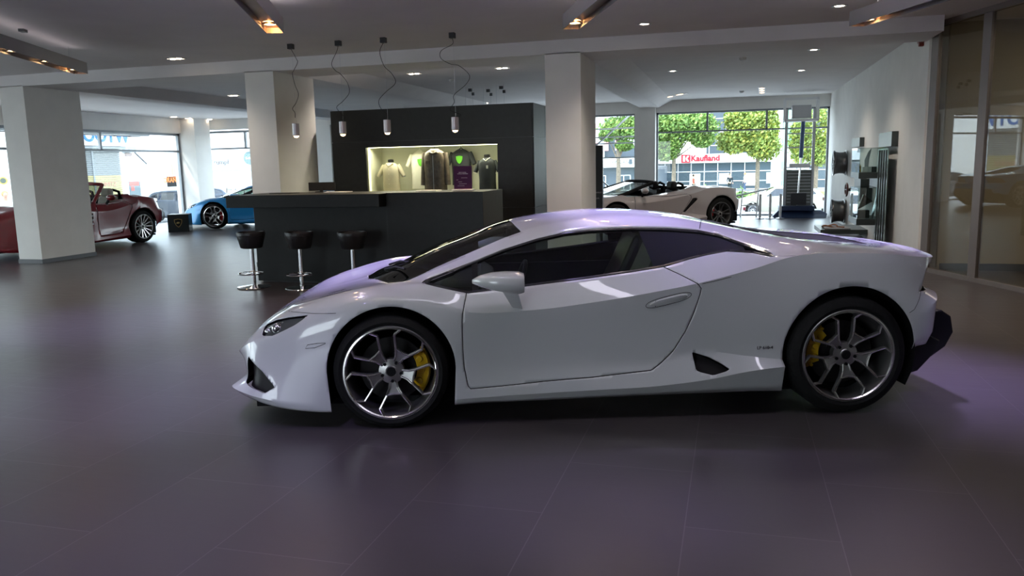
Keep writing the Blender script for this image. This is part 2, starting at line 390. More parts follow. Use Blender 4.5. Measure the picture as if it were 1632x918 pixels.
def paint(name, col, flake=0, rough=.28, noise=False):
    return mat(name, col, rough, metal=flake, coat=1.0 if max(col) > .55 else .6, coatr=.02)
M['paint_white'] = paint('white_pearl_paint', (.64, .65, .66))
M['paint_blue'] = paint('sky_blue_paint', (.015, .22, .50), .2)
M['paint_red'] = paint('dark_red_paint', (.20, .003, .010), 0)
M['paint_grey'] = paint('pearl_grey_paint', (.50, .45, .45))
M['tint'] = glass('tinted_side_glass', (.58, .66, .63), .06)
M['shield'] = glass('windshield_glass', (.30, .34, .30), .09)
M['privacy'] = mat('privacy_glass', (.006, .008, .014), .04, coat=1)
M['lens'] = mat('headlight_glass', (.10, .11, .11), .08, coat=1, metal=.3)
M['tail'] = mat('tail_light_glass', (.10, .004, .01), .1, coat=1)
M['mesh'] = mat('black_mesh_grille', (.010, .008, .010), .6)
M['rimdark'] = mat('titanium_rim', (.42, .41, .40), .32, metal=.85)
M['rimbright'] = mat('machined_rim_edge', (.78, .76, .74), .18, metal=1)
M['yellow'] = mat('yellow_caliper', (.80, .48, .012), .3, coat=.6)
M['disc'] = mat('brake_disc', (.03, .028, .028), .5, metal=.7)
M['redcal'] = mat('red_caliper', (.5, .02, .02), .35)

# line stations for the coupe: (x, half width, z)
def net_coupe():
    L = [None]*10
    L[0] = [(-.97,0,.125),(-.98,.35,.13),(-.965,.62,.165),(-.8,.84,.165),(-.66,.895,.135),(-.4,.94,.11),(-.15,.94,.11),(.05,.94,.11),(.22,.93,.115),(.45,.9,.12),(.8,.9,.125),(1.15,.9,.13),(1.5,.9,.135),(1.8,.91,.14),(2.05,.92,.145),(2.3,.93,.145),(2.6,.93,.16),(2.9,.92,.26),(3.03,.9,.37),(3.12,.87,.385),(3.175,.76,.4),(3.26,.45,.42),(3.28,0,.42)]
    L[1] = [(-1,0,.15),(-1.01,.35,.155),(-.99,.63,.195),(-.83,.86,.205),(-.66,.905,.17),(-.4,.945,.15),(-.15,.945,.15),(.05,.945,.15),(.22,.94,.15),(.45,.93,.16),(.8,.935,.175),(1.15,.94,.187),(1.5,.948,.2),(1.8,.968,.235),(2.05,.985,.283),(2.3,.985,.305),(2.6,.965,.3),(2.9,.94,.36),(3.05,.925,.43),(3.14,.885,.45),(3.21,.775,.47),(3.3,.45,.49),(3.32,0,.49)]
    L[2] = [(-.93,0,.23),(-.935,.35,.235),(-.91,.6,.26),(-.805,.83,.28),(-.66,.885,.28),(-.4,.945,.31),(-.15,.958,.36),(.05,.958,.36),(.22,.952,.36),(.45,.922,.33),(.8,.902,.32),(1.15,.9,.32),(1.5,.9,.33),(1.8,.905,.385),(2.05,.925,.355),(2.3,.945,.335),(2.6,.962,.4),(2.9,.95,.47),(3.05,.93,.58),(3.15,.89,.635),(3.22,.78,.655),(3.32,.45,.66),(3.34,0,.66)]
    L[3] = [(-.955,0,.34),(-.955,.35,.34),(-.92,.58,.345),(-.825,.78,.38),(-.66,.86,.42),(-.4,.935,.48),(-.15,.958,.56),(.05,.958,.57),(.22,.955,.56),(.45,.93,.53),(.8,.912,.5),(1.15,.912,.5),(1.5,.915,.53),(1.8,.93,.57),(2.05,.945,.6),(2.3,.96,.64),(2.6,.962,.66),(2.9,.945,.65),(3.02,.92,.66),(3.1,.865,.685),(3.145,.77,.7),(3.21,.45,.705),(3.23,0,.705)]
    L[4] = [(-.997,0,.39),(-.987,.35,.387),(-.955,.56,.395),(-.835,.735,.48),(-.66,.835,.545),(-.4,.905,.655),(-.15,.925,.735),(.05,.925,.745),(.22,.925,.72),(.45,.93,.66),(.8,.935,.662),(1.15,.938,.697),(1.5,.946,.748),(1.78,.955,.8),(2.05,.945,.862),(2.3,.915,.925),(2.6,.9,.935),(2.9,.87,.915),(3.03,.83,.897),(3.14,.78,.883),(3.225,.7,.872),(3.33,.42,.876),(3.36,0,.878)]
    L[5] = [(-1,0,.395),(-.985,.3,.4),(-.92,.5,.442),(-.8,.66,.541),(-.64,.74,.637),(-.4,.78,.725),(-.15,.79,.785),(.04,.8,.8),(.22,.825,.812),(.45,.865,.757),(.8,.85,.79),(1.15,.842,.825),(1.5,.832,.868),(1.78,.81,.915),(2.03,.8,.955),(2.26,.87,.925),(2.6,.82,.945),(2.9,.79,.929),(3.02,.75,.913),(3.12,.7,.901),(3.2,.62,.892),(3.3,.36,.89),(3.33,0,.89)]
    L[6] = [(-.995,0,.4),(-.975,.22,.415),(-.9,.42,.472),(-.79,.54,.566),(-.64,.58,.657),(-.4,.62,.728),(-.15,.66,.785),(.05,.71,.81),(.23,.8,.823),(.47,.72,.912),(.82,.635,1.03),(1.15,.605,1.087),(1.5,.6,1.094),(1.8,.61,1.072),(2.05,.68,1.005),(2.27,.835,.938),(2.6,.74,.952),(2.9,.7,.936),(3,.66,.923),(3.08,.6,.91),(3.15,.52,.898),(3.24,.3,.892),(3.26,0,.892)]
    L[7] = [(-.99,0,.405),(-.965,.15,.425),(-.89,.32,.487),(-.785,.4,.576),(-.64,.43,.657),(-.4,.46,.722),(-.15,.5,.778),(.04,.6,.795),(.23,.585,.87),(.47,.55,.958),(.79,.5,1.073),(1.15,.48,1.132),(1.5,.47,1.135),(1.8,.46,1.108),(2.05,.48,1.055),(2.3,.58,1),(2.6,.6,.962),(2.88,.58,.939),(3,.55,.928),(3.08,.48,.919),(3.14,.4,.908),(3.2,.22,.899),(3.22,0,.899)]
    L[8] = [(-.985,0,.41),(-.96,.08,.43),(-.89,.16,.492),(-.785,.2,.578),(-.64,.22,.654),(-.4,.25,.715),(-.2,.28,.765),(-.02,.32,.822),(.19,.32,.918),(.45,.31,1.008),(.75,.29,1.098),(1.15,.27,1.152),(1.5,.26,1.152),(1.8,.25,1.122),(2.05,.25,1.072),(2.3,.28,1.015),(2.6,.3,.965),(2.85,.3,.939),(2.96,.28,.928),(3.02,.25,.924),(3.07,.2,.916),(3.11,.12,.907),(3.12,0,.906)]
    L[9] = [(-.98,0,.415),(-.955,0,.435),(-.89,0,.497),(-.785,0,.581),(-.64,0,.654),(-.42,0,.708),(-.24,0,.755),(-.05,0,.822),(.17,0,.922),(.44,0,1.018),(.72,0,1.108),(1.15,0,1.16),(1.5,0,1.16),(1.8,0,1.13),(2.05,0,1.08),(2.3,0,1.022),(2.6,0,.968),(2.83,0,.939),(2.93,0,.93),(2.98,0,.928),(3.02,0,.923),(3.05,0,.914),(3.07,0,.912)]
    return L
J = 23
def cr(**k): return [k.get('b', 0)]*J
def rng(pairs):
    return list(np.interp(range(J), [p[0] for p in pairs], [p[1] for p in pairs]))
CRE = [[1]*J, [1]*J, rng([(0,.3),(11,.3),(12,.9),(15,.9),(16,.2),(18,.3),(19,1),(22,1)]), rng([(0,.2),(17,.2),(19,1),(22,1)]),
       rng([(0,1),(3,.9),(5,.3),(7,.2),(8,.5),(9,.85),(12,.95),(14,1),(16,.6),(19,.9),(22,1)]),
       rng([(0,.3),(3,.5),(5,.1),(7,.2),(9,1),(14,1),(16,.1),(19,.6),(22,.6)]),
       rng([(0,.1),(6,.1),(8,.7),(9,1),(14,1),(16,0),(22,0)]),
       rng([(0,0),(6,.2),(7,.9),(10,.8),(11,.2),(14,.1),(22,0)]), [0]*J, [0]*J]
POLY = dict(
 dlo=[(.176,.818),(.339,.779),(.444,.756),(.608,.771),(.762,.783),(.926,.799),(1.143,.820),(1.37,.846),(1.579,.873),(1.728,.909),(1.843,.932),(1.95,.948),(2.09,.940),(2.179,.921),(2.202,.926),(2.199,.940),(2.082,.984),(1.955,1.036),(1.833,1.062),(1.648,1.078),(1.416,1.087),(1.174,1.081),(1.025,1.068),(.864,1.038),(.649,.98),(.509,.930)],
 door=[(.444,.80),(.438,.752),(.415,.655),(.411,.545),(.411,.435),(.414,.345),(.436,.213),(.626,.224),(.877,.243),(1.127,.256),(1.351,.274),(1.49,.287),(1.551,.33),(1.616,.392),(1.682,.508),(1.725,.618),(1.754,.722),(1.762,.772),(1.739,.79),(1.655,.835),(1.570,.875),(1.55,.90),(1.0,.86),(.6,.83)],
 lamp=[(-.752,.528),(-.748,.575),(-.669,.612),(-.588,.634),(-.455,.657),(-.539,.603),(-.613,.567),(-.675,.538)],
 intake=[(-.847,.405),(-.865,.255),(-.781,.235),(-.728,.215),(-.665,.250),(-.743,.336)],
 scoop=[(1.725,.385),(1.742,.28),(1.834,.258),(1.935,.287),(1.891,.318),(1.82,.355)],
 shield=[(-.235,0),(-.20,.2),(-.157,.30),(-.07,.49),(.0,.63),(.04,.655),(.275,.590),(.503,.536),(.772,.500),(.744,.327),(.72,.07),(.715,0),(.715,-.2),(-.235,-.2)])

def wheel_proto(name, rt_, wt, rr=.262, cal=None, style='hex', bright=None, detail=True):
    """wheel about local Y axis, outer face towards -Y, centre at origin of hub; returns root empty"""
    RX = Matrix.Rotation(R(90), 4, 'X')          # local Z -> -Y
    e = empty(name, (0, 0, 0))
    h = wt/2
    pr = [(rr+.004, h-.012), (rr+.012, h-.002), (rr+.03, h+.004), (rt_-.03, h-.004), (rt_-.010, h-.018), (rt_, h-.045), (rt_, -h+.045), (rt_-.01, -h+.018), (rt_-.03, -h+.004), (rr+.012, -h+.002), (rr, -h+.012)]
    MB().lathe(pr, 72, 0, RX, closed=True).build('tyre', M['rubber'], e, smooth=35)
    rp_ = [(rr+.010, h-.004), (rr+.006, h+.001), (rr-.004, h), (rr-.008, h-.008), (rr-.016, h-.03), (rr-.022, h-.08), (rr-.025, -h+.03), (rr+.004, -h+.004), (rr+.008, -h+.01)]
    rim = MB().lathe(rp_, 72, 0, RX)
    rim.lathe([(.0005, h-.035), (.030, h-.035), (.034, h-.04), (.072, h-.050), (.074, h-.09), (.0005, h-.09)], 30, 0, RX)
    edge = MB()
    def pol(r, a, z): return (r*math.cos(a), -z, r*math.sin(a))
    if style == 'hex':
        for k in range(5):
            a0 = R(-85+72*k)
            # arm from hub, widening to the inner edge of the six-sided opening
            for (ra, wa, za), (rb, wb, zb) in (((.058, 15, h-.050), (.100, 13.5, h-.040)), ((.100, 13.5, h-.040), (.139, 17.5, h-.028))):
                q = [pol(ra, a0-R(wa), za), pol(ra, a0+R(wa), za), pol(rb, a0+R(wb), zb), pol(rb, a0-R(wb), zb)]
                rim.prism(q, (0, .022, 0))
            for s in (-1, 1):
                pts = [(.060, s*15, h-.048), (.100, s*13.5, h-.037), (.139, s*17.5, h-.024), (.222, s*23.5, h-.012), (rr-.004, s*15.5, h-.006)]
                P3 = [Vector(pol(r, a0+R(a), z)) for r, a, z in pts]
                for i in range(4):
                    rim.bar(P3[i]+Vector((0, .012, 0)), P3[i+1]+Vector((0, .012, 0)), .013 if i < 3 else .012, .026, up=(0, -1, 0))
                    edge.tube([P3[i]+Vector((0, -.0005, 0)), P3[i+1]+Vector((0, -.0005, 0))], .0045 if i < 2 else .006, 6)
            pa = Vector(pol(.139, a0-R(17.5), h-.024)); pb = Vector(pol(.139, a0+R(17.5), h-.024)); pm = Vector(pol(.128, a0, h-.026))
            for u, v in ((pa, pm), (pm, pb)):
                rim.bar(u+Vector((0, .010, 0)), v+Vector((0, .010, 0)), .010, .02, up=(0, -1, 0)); edge.tube([u, v], .005, 6)
    else:
        for k in range(style):
            a0 = 2*PI*k/style+.2
            for s in ((-1, 1) if style <= 7 else (0,)):
                w0, w1 = (R(9), R(11)) if s else (0, 0)
                a = Vector(pol(.05, a0+s*w0, h-.05)); b_ = Vector(pol(rr-.012, a0+s*w1*1.1, h-.012))
                rim.bar(a+Vector((0, .012, 0)), b_+Vector((0, .012, 0)), .020 if s else .030, .024, up=(0, -1, 0)); edge.bar(a+Vector((0, -.002, 0)), b_+Vector((0, -.002, 0)), .014 if s else .022, .003, up=(0, -1, 0))
    r_ = rim.build('rim', [M['rimdark']], e, smooth=35)
    edge.lathe([(rr+.004, h+.001), (rr-.004, h+.003), (rr-.010, h-.004)], 72, 0, RX)
    edge.build('rim_edge', bright or M['rimbright'], e, smooth=40)
    for k in range(5 if detail else 0):
        a = R(-85+72*k); MB().tube([pol(.056, a, h-.05), pol(.056, a, h-.038)], .0095, 8).build('lug_bolt', M['black'], e)
    MB().lathe([(.0005, h-.030), (.024, h-.030), (.028, h-.036)], 20, 0, RX).build('centre_cap', M['black'], e, smooth=40)
    d = MB().lathe([(.06, h-.115), (.185, h-.115), (.185, h-.145), (.06, h-.145)], 48, 0, RX)
    for k in range(10): a = R(36*k+10); d.tube([pol(.088, a, h-.112), pol(.088, a, h-.104)], .007, 8)
    d.build('brake_disc', M['disc'], e, smooth=35)
    if cal:
        ca, cm = cal; c_ = MB(); 
        for (dz, ro, ri, am) in ((-.085, .212, .142, 33), (-.100, .219, .195, 38)):
            N_ = 12; P_ = [pol(ro, R(ca-am+2*am*i/N_), h+dz) for i in range(N_+1)]+[pol(ri, R(ca+am-2*am*i/N_), h+dz) for i in range(N_+1)]
            c_.prism(P_, (0, .05, 0))
        for am in (-22, 0, 22):
            c_.tube([pol(.168, R(ca+am), h-.088), pol(.168, R(ca+am), h-.074)], [.021, .017], 12)
        for am in (-34, 34): c_.tube([pol(.196, R(ca+am), h-.09), pol(.196, R(ca+am), h-.070)], .010, 8)
        c_.build('brake_caliper', cm, e, smooth=30, bevel=.003)
    return e
def ribbon(bvh, pts, wd, mb, lift=.0015, mi=0):
    """thin raised strip following a surface; pts list of (x,y,z,dirvector)"""
    P3 = []; N3 = []
    for p, d in pts:
        hit = bvh.ray_cast(Vector(p), Vector(d))
        if hit[0] is None: continue
        nn = hit[1] if hit[1].dot(Vector(d)) < 0 else -hit[1]
        P3.append(hit[0]+nn*lift); N3.append(nn)
    vs = []
    for i, p in enumerate(P3):
        t_ = (P3[min(i+1, len(P3)-1)]-P3[max(i-1, 0)]).normalized(); s_ = t_.cross(N3[i]).normalized()
        vs += [p+s_*wd/2, p-s_*wd/2]
    mb.add(vs, [(2*i, 2*i+1, 2*i+3, 2*i+2) for i in range(len(P3)-1)], mi)
def densify(pts, st=.03):
    o = []
    for a, b_ in zip(pts[:-1], pts[1:]):
        a = np.array(a, float); b_ = np.array(b_, float); n_ = max(1, int(np.linalg.norm(b_-a)/st))
        o += [a+(b_-a)*k/n_ for k in range(n_)]
    return o+[np.array(pts[-1], float)]

def build_coupe(pm, loc, rz, label, cat, group=None, cal=None, ncol=330, rows=(3, 7, 7, 7, 7, 9, 4, 7, 6), steer=0, badge=True):
    car = empty('sports_car', loc, rz, label=label, cat=cat, group=group)
    V, F = loft(net_coupe(), ncol, rows, CRE)
    bv = BVHTree.FromPolygons([(v[0], -v[1], v[2]) for v in V], F)
    # wheel openings
    def arch(V, cx_, cz, r, lo):
        x, z = V[:, 0]-cx_, V[:, 2]-cz
        d = np.where(z > 0, np.hypot(x, z)-r, np.abs(x)-(r+z*lo)); return np.where(V[:, 1] > .45, d, .5)
    V, F = clip(V, F, arch(V, .005, .345, .362, .06)); V, F = clip(V, F, arch(V, 2.627, .362, .388, .03))
    blk = M['black']
    # side glass opening
    m_ = (V[:, 1] > .42) & (V[:, 2] > .72)
    ph = sdpoly(side(V), POLY['dlo']); (gV, gF), (V, F) = cutout(V, F, ph, 0, m_)
    ph = sdpoly(side(gV), POLY['dlo'])
    (iV, iF), (fV, fF) = cutout(gV, gF, ph+.012)                      # frame strip / glass
    # windshield
    m_ = (V[:, 2] > .70) & (V[:, 0] > -.35) & (V[:, 0] < 1.0)
    ph = sdpoly(top(V), POLY['shield']); (wV, wF), (V, F) = cutout(V, F, ph, .002, m_)
    # door, lamps, intakes
    m_ = V[:, 1] > .72
    (dV, dF), (V, F) = cutout(V, F, sdpoly(side(V), POLY['door']), .0022, m_)
    m_ = (V[:, 1] > .55) & (V[:, 2] > .40)
    (lV, lF), (V, F) = cutout(V, F, sdpoly(side(V), POLY['lamp']), .001, m_)
    (nV, nF), (V, F) = cutout(V, F, sdpoly(side(V), POLY['intake']), 0, V[:, 1] > .50)
    (cV, cF), (V, F) = cutout(V, F, sdpoly(side(V), POLY['scoop']), 0, V[:, 1] > .6)
    # rear screen / slatted engine cover panel
    eng = [(1.95, -.1), (1.95, .20), (2.10, .30), (2.6, .38), (3.0, .34), (3.02, -.1)]
    (eV, eF), (V, F) = cutout(V, F, sdpoly(top(V), eng), .001, V[:, 2] > .8)
    # tail lamp slot at rear corner
    tl = [(3.04, .700), (3.075, .725), (3.125, .80), (3.165, .838), (3.45, .838), (3.45, .700)]
    (tV, tF), (V, F) = cutout(V, F, sdpoly(side(V), tl), .001, V[:, 1] > .40)
    halfmesh('body_shell', [(V, F, 0)], [pm, blk], car, thick=.010)
    halfmesh('windshield', [(wV, wF, 0)], M['shield'], car)
    halfmesh('engine_cover', [(eV, eF, 0)], blk, car, inward=.006)
    for k in range(6):
        x_ = 2.05+k*.15; z_ = float(np.interp(x_, [2.05, 2.3, 2.6, 2.83, 2.93], [1.082, 1.024, .970, .937, .924]))
        hw = float(np.interp(x_, [1.95, 2.1, 2.6, 3.0], [.2, .29, .37, .33]))
        MB().prism([(x_, -hw, z_-.010), (x_+.11, -hw, z_-.028), (x_+.11, -hw, z_-.036), (x_, -hw, z_-.018)], (0, 2*hw, 0)).build('engine_slat', blk, car)
    for s in (-1, 1):
        d = halfmesh('door', [(dV, dF, 0)], [pm, blk], car, s, thick=.012)
        gF1 = [f for f in iF if np.mean([iV[i][0] for i in f]) < .482]
        gF2 = [f for f in iF if .515 <= np.mean([iV[i][0] for i in f])]
        # pillars between the three panes
        def glass_piece(lo, hi, nm, mtl, inw):
            sh = iV[:, 0]-.0+(iV[:, 2]-.95)*(.25 if lo > 1 else 0)
            a, b_ = clip(iV, iF, sh-lo); sh = a[:, 0]+(a[:, 2]-.95)*(.25 if lo > 1 else 0)
            sh2 = a[:, 0]+(a[:, 2]-.95)*(.25 if 1 < hi < 2 else 0)
            a, b_ = clip(a, b_, hi-sh2); return halfmesh(nm, [(a, b_, 0)], mtl, car, s, inward=inw)
        glass_piece(-1, .470, 'quarter_window', M['tint'], .006)
        glass_piece(.470, .505, 'window_pillar', blk, .002)
        glass_piece(.505, 1.50, 'side_window', M['tint'], .006)
        glass_piece(1.5, 2.06, 'rear_quarter_window', M['privacy'], .006)
        q = [(iV, [f for f in iF if np.mean([iV[i][0] for i in f]) > 2.05], 0)]
        halfmesh('shoulder_intake', q, M['darkmetal'], car, s, inward=.03)
        halfmesh('window_frame', [(fV, fF, 0)], [M['blackgloss'], blk], car, s, thick=.02)
        hl = halfmesh('headlight', [(lV, lF, 0)], M['lens'], car, s, inward=.012)
        MB().sphere((-.66, s*.785, .572), .030, 8).build('projector_lamp', M['chrome'], hl, smooth=40); MB().sphere((-.72, s*.745, .545), .022, 8).build('projector_lamp', M['chrome'], hl, smooth=40)
        MB().tube([(-.745, s*.70, .560), (-.67, s*.765, .592), (-.56, s*.80, .615)], .004, 6).build('light_strip', M['chrome'], hl, smooth=40)
        halfmesh('front_intake', [(nV, nF, 0)], M['mesh'], car, s, inward=.035)
        halfmesh('sill_intake', [(cV, cF, 0)], M['mesh'], car, s, inward=.035)
        halfmesh('tail_light', [(tV, tF, 0)], M['tail'], car, s, inward=.02)
        # mirror on its stalk
        k = MB(); hs = s
        secs = [(.475, 1.035, .848, .012, .010), (.52, 1.05, .853, .055, .030), (.58, 1.065, .852, .085, .045), (.66, 1.07, .846, .095, .055), (.73, 1.065, .840, .095, .058), (.755, 1.06, .838, .085, .050)]
        vs = []; n_ = 16
        for x_, y_, z_, wy, wz in secs:
            for q in range(n_):
                a = 2*PI*q/n_; ca, sa = math.cos(a), math.sin(a); e_ = .7
                vs.append((x_, hs*(y_+wy*math.copysign(abs(ca)**e_, ca)), z_+wz*math.copysign(abs(sa)**e_, sa)*(1.0 if sa < 0 else 1.05)))
        fs = [(i*n_+q, i*n_+(q+1) % n_, (i+1)*n_+(q+1) % n_, (i+1)*n_+q) for i in range(len(secs)-1) for q in range(n_)]+[tuple(range(n_))]+[tuple((len(secs)-1)*n_+q for q in range(n_))]
        k.add(vs, fs)
        mi_ = k.build('wing_mirror', pm, car, smooth=50)
        MB().prism([(.63, hs*1.02, .80), (.72, hs*1.03, .795), (.755, hs*.905, .655), (.70, hs*.90, .665)], (.0, hs*.022, .012)).build('mirror_stalk', pm, mi_, bevel=.004, smooth=40)
        MB().lathe([(.0005, 0), (.05, 0)], 16, 0, Matrix.Translation((.757, hs*1.06, .838)) @ Matrix.Rotation(R(90), 4, 'Y') @ Matrix.Diagonal((.8, 1.5, 1, 1))).build('mirror_glass', M['chrome'], mi_)
        # handle, recessed cup and grip
        hd = MB(); 
        def onside(x_, z_, lift=0):
            h_ = bv.ray_cast(Vector((x_, -3, z_)), Vector((0, 1, 0)))
            return Vector((x_, s*(-h_[0].y+lift), z_))
        P_ = []; Q_ = []
        for q in range(28):
            a = 2*PI*q/28; ex = .095*math.copysign(abs(math.cos(a))**.55, math.cos(a)); ez = .019*math.sin(a)
            x_, z_ = 1.578+ex*1.14, .698+ex*.27+ez; P_.append(onside(x_, z_, .0015)); Q_.append(onside(1.578+ex*1.08, .698+ex*.26+ez*.70, .008))
            x_ = 0
        hd.add(P_+Q_, [(i, (i+1) % 28, 28+(i+1) % 28, 28+i) for i in range(28)]+[tuple(28+i for i in range(28))])
        hd.build('door_handle', pm, d, smooth=50)
        rb = MB()
        pr_ = [((1.578+.128*math.copysign(abs(math.cos(a))**.55, math.cos(a)), -3, .698+.128*.24*math.copysign(abs(math.cos(a))**.55, math.cos(a))+.025*math.sin(a)), (0, 1, 0)) for a in [2*PI*q/40 for q in range(41)]]
        ribbon(bv, pr_, .003, rb, .0008)
        pr_ = [((1.503+t*.001, -3, .662+t*.036), (0, 1, 0)) for t in np.linspace(0, 1, 5)]; ribbon(bv, pr_, .003, rb, .006)
        if s > 0: rb.xf(Matrix.Diagonal((1, -1, 1, 1)))
        rb.build('handle_seam', blk, d)
        # panel seams
        def seam(pts, wd, vertical=False):
            rb = MB(); ribbon(bv, pts, wd, rb)
            if s > 0: rb.xf(Matrix.Diagonal((1, -1, 1, 1)))
            if rb.f: rb.build('panel_seam', blk, car)
        for pl_ in ([(-.60, .661), (-.43, .667), (-.29, .675)], [(1.765, .789), (1.85, .805), (1.93, .822)], [(2.97, .585), (3.0, .602), (3.04, .66), (3.07, .717)], [(-.355, .507), (-.42, .482), (-.474, .477), (-.46, .498), (-.40, .508), (-.355, .510)]):
            seam([((x_, -3, z_), (0, 1, 0)) for x_, z_ in densify(pl_)], .003)
        seam([((1.842+.12*t, -(.603-.38*t), 2), (0, 0, -1)) for t in np.linspace(0, 1, 8)], .004)
        if badge:
            h_ = onside(2.138, .405, .001)
            rot = Matrix(((1, 0, 0), (0, 0, s*-1*-1), (0, 1, 0))).to_4x4() if s > 0 else Matrix(((1, 0, 0), (0, 0, -1), (0, 1, 0))).to_4x4()
            if s > 0: rot = Matrix(((-1, 0, 0), (0, 0, 1), (0, 1, 0))).to_4x4()
            text_mesh('model_badge', 'LP 610-4', .026, M['darkmetal'], Matrix.Translation(h_+Vector((0, s*.004, 0))) @ rot, car, .001)
    # side skirt blade, splitter frame, floor pan, rear diffuser
    MB().box(-.80, 2.9, -.80, .80, .115, .15).build('floor_pan', blk, car)
    for xc in (.005, 2.627):
        for s in (-1, 1):
            wl = MB()
            arc = [(xc+.40*math.cos(a), .345+.40*math.sin(a)) for a in np.linspace(-.5, PI+.5, 20)]
            for (xa, za), (xb, zb) in zip(arc[:-1], arc[1:]): wl.add([(xa, s*.50, za), (xb, s*.50, zb), (xb, s*.925, zb), (xa, s*.925, za)], [(0, 1, 2, 3)])
            wl.add([(x_, s*.50, z_) for x_, z_ in arc], [tuple(range(20))])
            wl.build('wheel_arch_liner', blk, car)
    df = MB()
    # stepped rear diffuser volume
    pr_ = [(3.02, .13), (3.18, .14), (3.28, .22), (3.39, .30), (3.435, .39), (3.415, .49), (3.355, .53), (3.20, .52), (3.12, .42), (3.04, .40)]
    df.prism([(x_, -.62, z_) for x_, z_ in pr_], (0, 1.24, 0))
    pr_ = [(2.99, .16), (3.12, .20), (3.22, .31), (3.25, .38), (3.18, .42), (3.02, .40)]
    df.prism([(x_, -.80, z_) for x_, z_ in pr_], (0, 1.6, 0))
    df.build('rear_diffuser', M['blackgloss'], car, bevel=.008)
    for y_ in (-.45, -.15, .15, .45): MB().prism([(3.15, y_-.006, .13), (3.30, y_-.006, .19), (3.41, y_-.006, .29), (3.15, y_-.006, .29)], (0, .012, 0)).build('diffuser_fin', blk, car)
    # cabin
    cab = MB(); cab.box(.30, 1.70, -.80, .80, .15, .26); cab.box(1.62, 1.72, -.62, .62, .2, .98); cab.box(1.72, 2.1, -.55, .55, .3, .93)
    for s in (-1, 1): cab.box(.35, 1.7, s*.80, s*.84, .2, .72)
    cab.build('cabin_tub', blk, car)
    da = MB(); da.prism([(.10, -.74, .70), (.28, -.74, .775), (.52, -.74, .765), (.62, -.74, .70), (.60, -.74, .56), (.30, -.74, .4)], (0, 1.48, 0)); da.box(.5, 1.5, -.12, .12, .25, .52)
    da.build('dashboard', M['leather'], car, bevel=.02)
    sw = MB(); sw.tube([(.745+.06*math.sin(a), -.37+.18*math.cos(a), .70+.17*math.sin(a)) for a in [2*PI*i/28 for i in range(28)]], .014, 8, closed=True)
    sw.bar((.62, -.37, .66), (.745, -.37, .70), .07, .06); sw.bar((.745, -.53, .70), (.745, -.21, .70), .03, .02)
    sw.build('steering_wheel', M['leather'], car, smooth=40)
    for s in (-1, 1):
        st = MB(); st.prism([(.95, s*.37-.24, .26), (.93, s*.37-.24, .42), (1.32, s*.37-.24, .40), (1.52, s*.37-.24, .80), (1.60, s*.37-.24, .98), (1.66, s*.37-.24, .97), (1.60, s*.37-.24, .60), (1.45, s*.37-.24, .26)], (0, .48, 0))
        st.build('seat', M['leather'], car, bevel=.05)
    MB().box(.70, .735, -.12, .12, 1.0, 1.055).build('rear_view_mirror', blk, car, bevel=.01)
    for y0, y1 in ((-.02, -.50), (.25, -.15)):
        MB().tube([(-.12, y0, .80), (-.02, (y0+y1)/2, .845), (.06, y1, .86)], .008, 5).build('wiper', blk, car)
    # four wheels
    fr = wheel_proto('wheel', .3275, .245, cal=cal and (cal[0], cal[2]))
    rr_ = wheel_proto('wheel', .3455, .305, cal=cal and (cal[1], cal[2]))
    for p_, xx, rad, yy in ((fr, 0, .3275, .955-.1225), (rr_, 2.62, .3455, .960-.1525)):
        q = copy_tree(p_, car); p_.parent = car
        p_.location = (xx, -yy, rad); q.location = (xx, yy, rad); q.rotation_euler = (0, 0, PI)
        p_.rotation_euler = (0, 0, steer if xx == 0 else 0)
    return car
CY = 0.310534
cn = Vector((-math.sin(CY), math.cos(CY), 0)); c0 = Vector((-1.84008, 3.98237, 0))
main_car = build_coupe(M['paint_white'], c0+cn*.955, CY, 'large glossy white two-door supercar parked side-on in the foreground of the showroom', 'car', cal=(-2, 165, M['yellow']))
# ------------------------------------------------------------------ reception bar
bar = empty('bar_counter', (-4.6, 9.6, 0), label='long dark reception bar counter with an overhanging top at the left', cat='counter')
def L_(mb, o): return mb.xf(Matrix.Translation(-Vector(o)))
bo = (-4.6, 9.6, 0)
L_(MB().box(-6.11, -4.2, 9.20, 10.0, 0.02, 1.0), bo).build('counter_body', M['barwood'], bar, bevel=.003)
L_(MB().box(-6.38, -4.206, 9.0, 10.05, 1.0, 1.16), bo).build('counter_top', M['barwood'], bar, bevel=.003)
L_(MB().box(-4.2, -2.925, 9.19, 10.05, 0.02, 1.165), bo).build('service_desk', M['barwood'], bar, bevel=.003)
L_(MB().box(-6.07, -2.97, 9.25, 9.95, 0, .02), bo).build('plinth', M['base'], bar)
# dark display cube behind with lit niche
XB0, XB1, YB, YB2, ZB = -6.385, -2.99, 12.0, 13.5, 2.41
nx0, nx1, nz0, nz1 = -5.79, -3.555, 1.085, 1.805
db = empty('display_wall', (-4.7, 12.7, 0), label='tall dark freestanding display wall with a lit clothing niche behind the bar', cat='display case')
do = (-4.7, 12.7, 0)
mb = MB(); mb.box(XB0, nx0, YB, YB2, 0, ZB); mb.box(nx1, XB1, YB, YB2, 0, ZB); mb.box(nx0, nx1, YB, YB2, nz1+.03, ZB); mb.box(nx0, nx1, YB, YB2, 0, nz0-.02); mb.box(nx0, nx1, YB+.6, YB2, nz0-.02, nz1+.03)
L_(mb, do).build('case', M['base'], db)
mb = MB(); g = .004; fy = YB-.018
xs = [XB0, -5.38, -4.18, XB1]; zs = [0, .82, 1.9, ZB]
for a, b_ in ((0, 1), (1, 2), (2, 3)):
    mb.box(xs[a]+g, xs[b_]-g, fy, YB, zs[2]+g, zs[3]-g*0); mb.box(xs[a]+g, xs[b_]-g, fy, YB, zs[0]+.01, zs[1]-g)
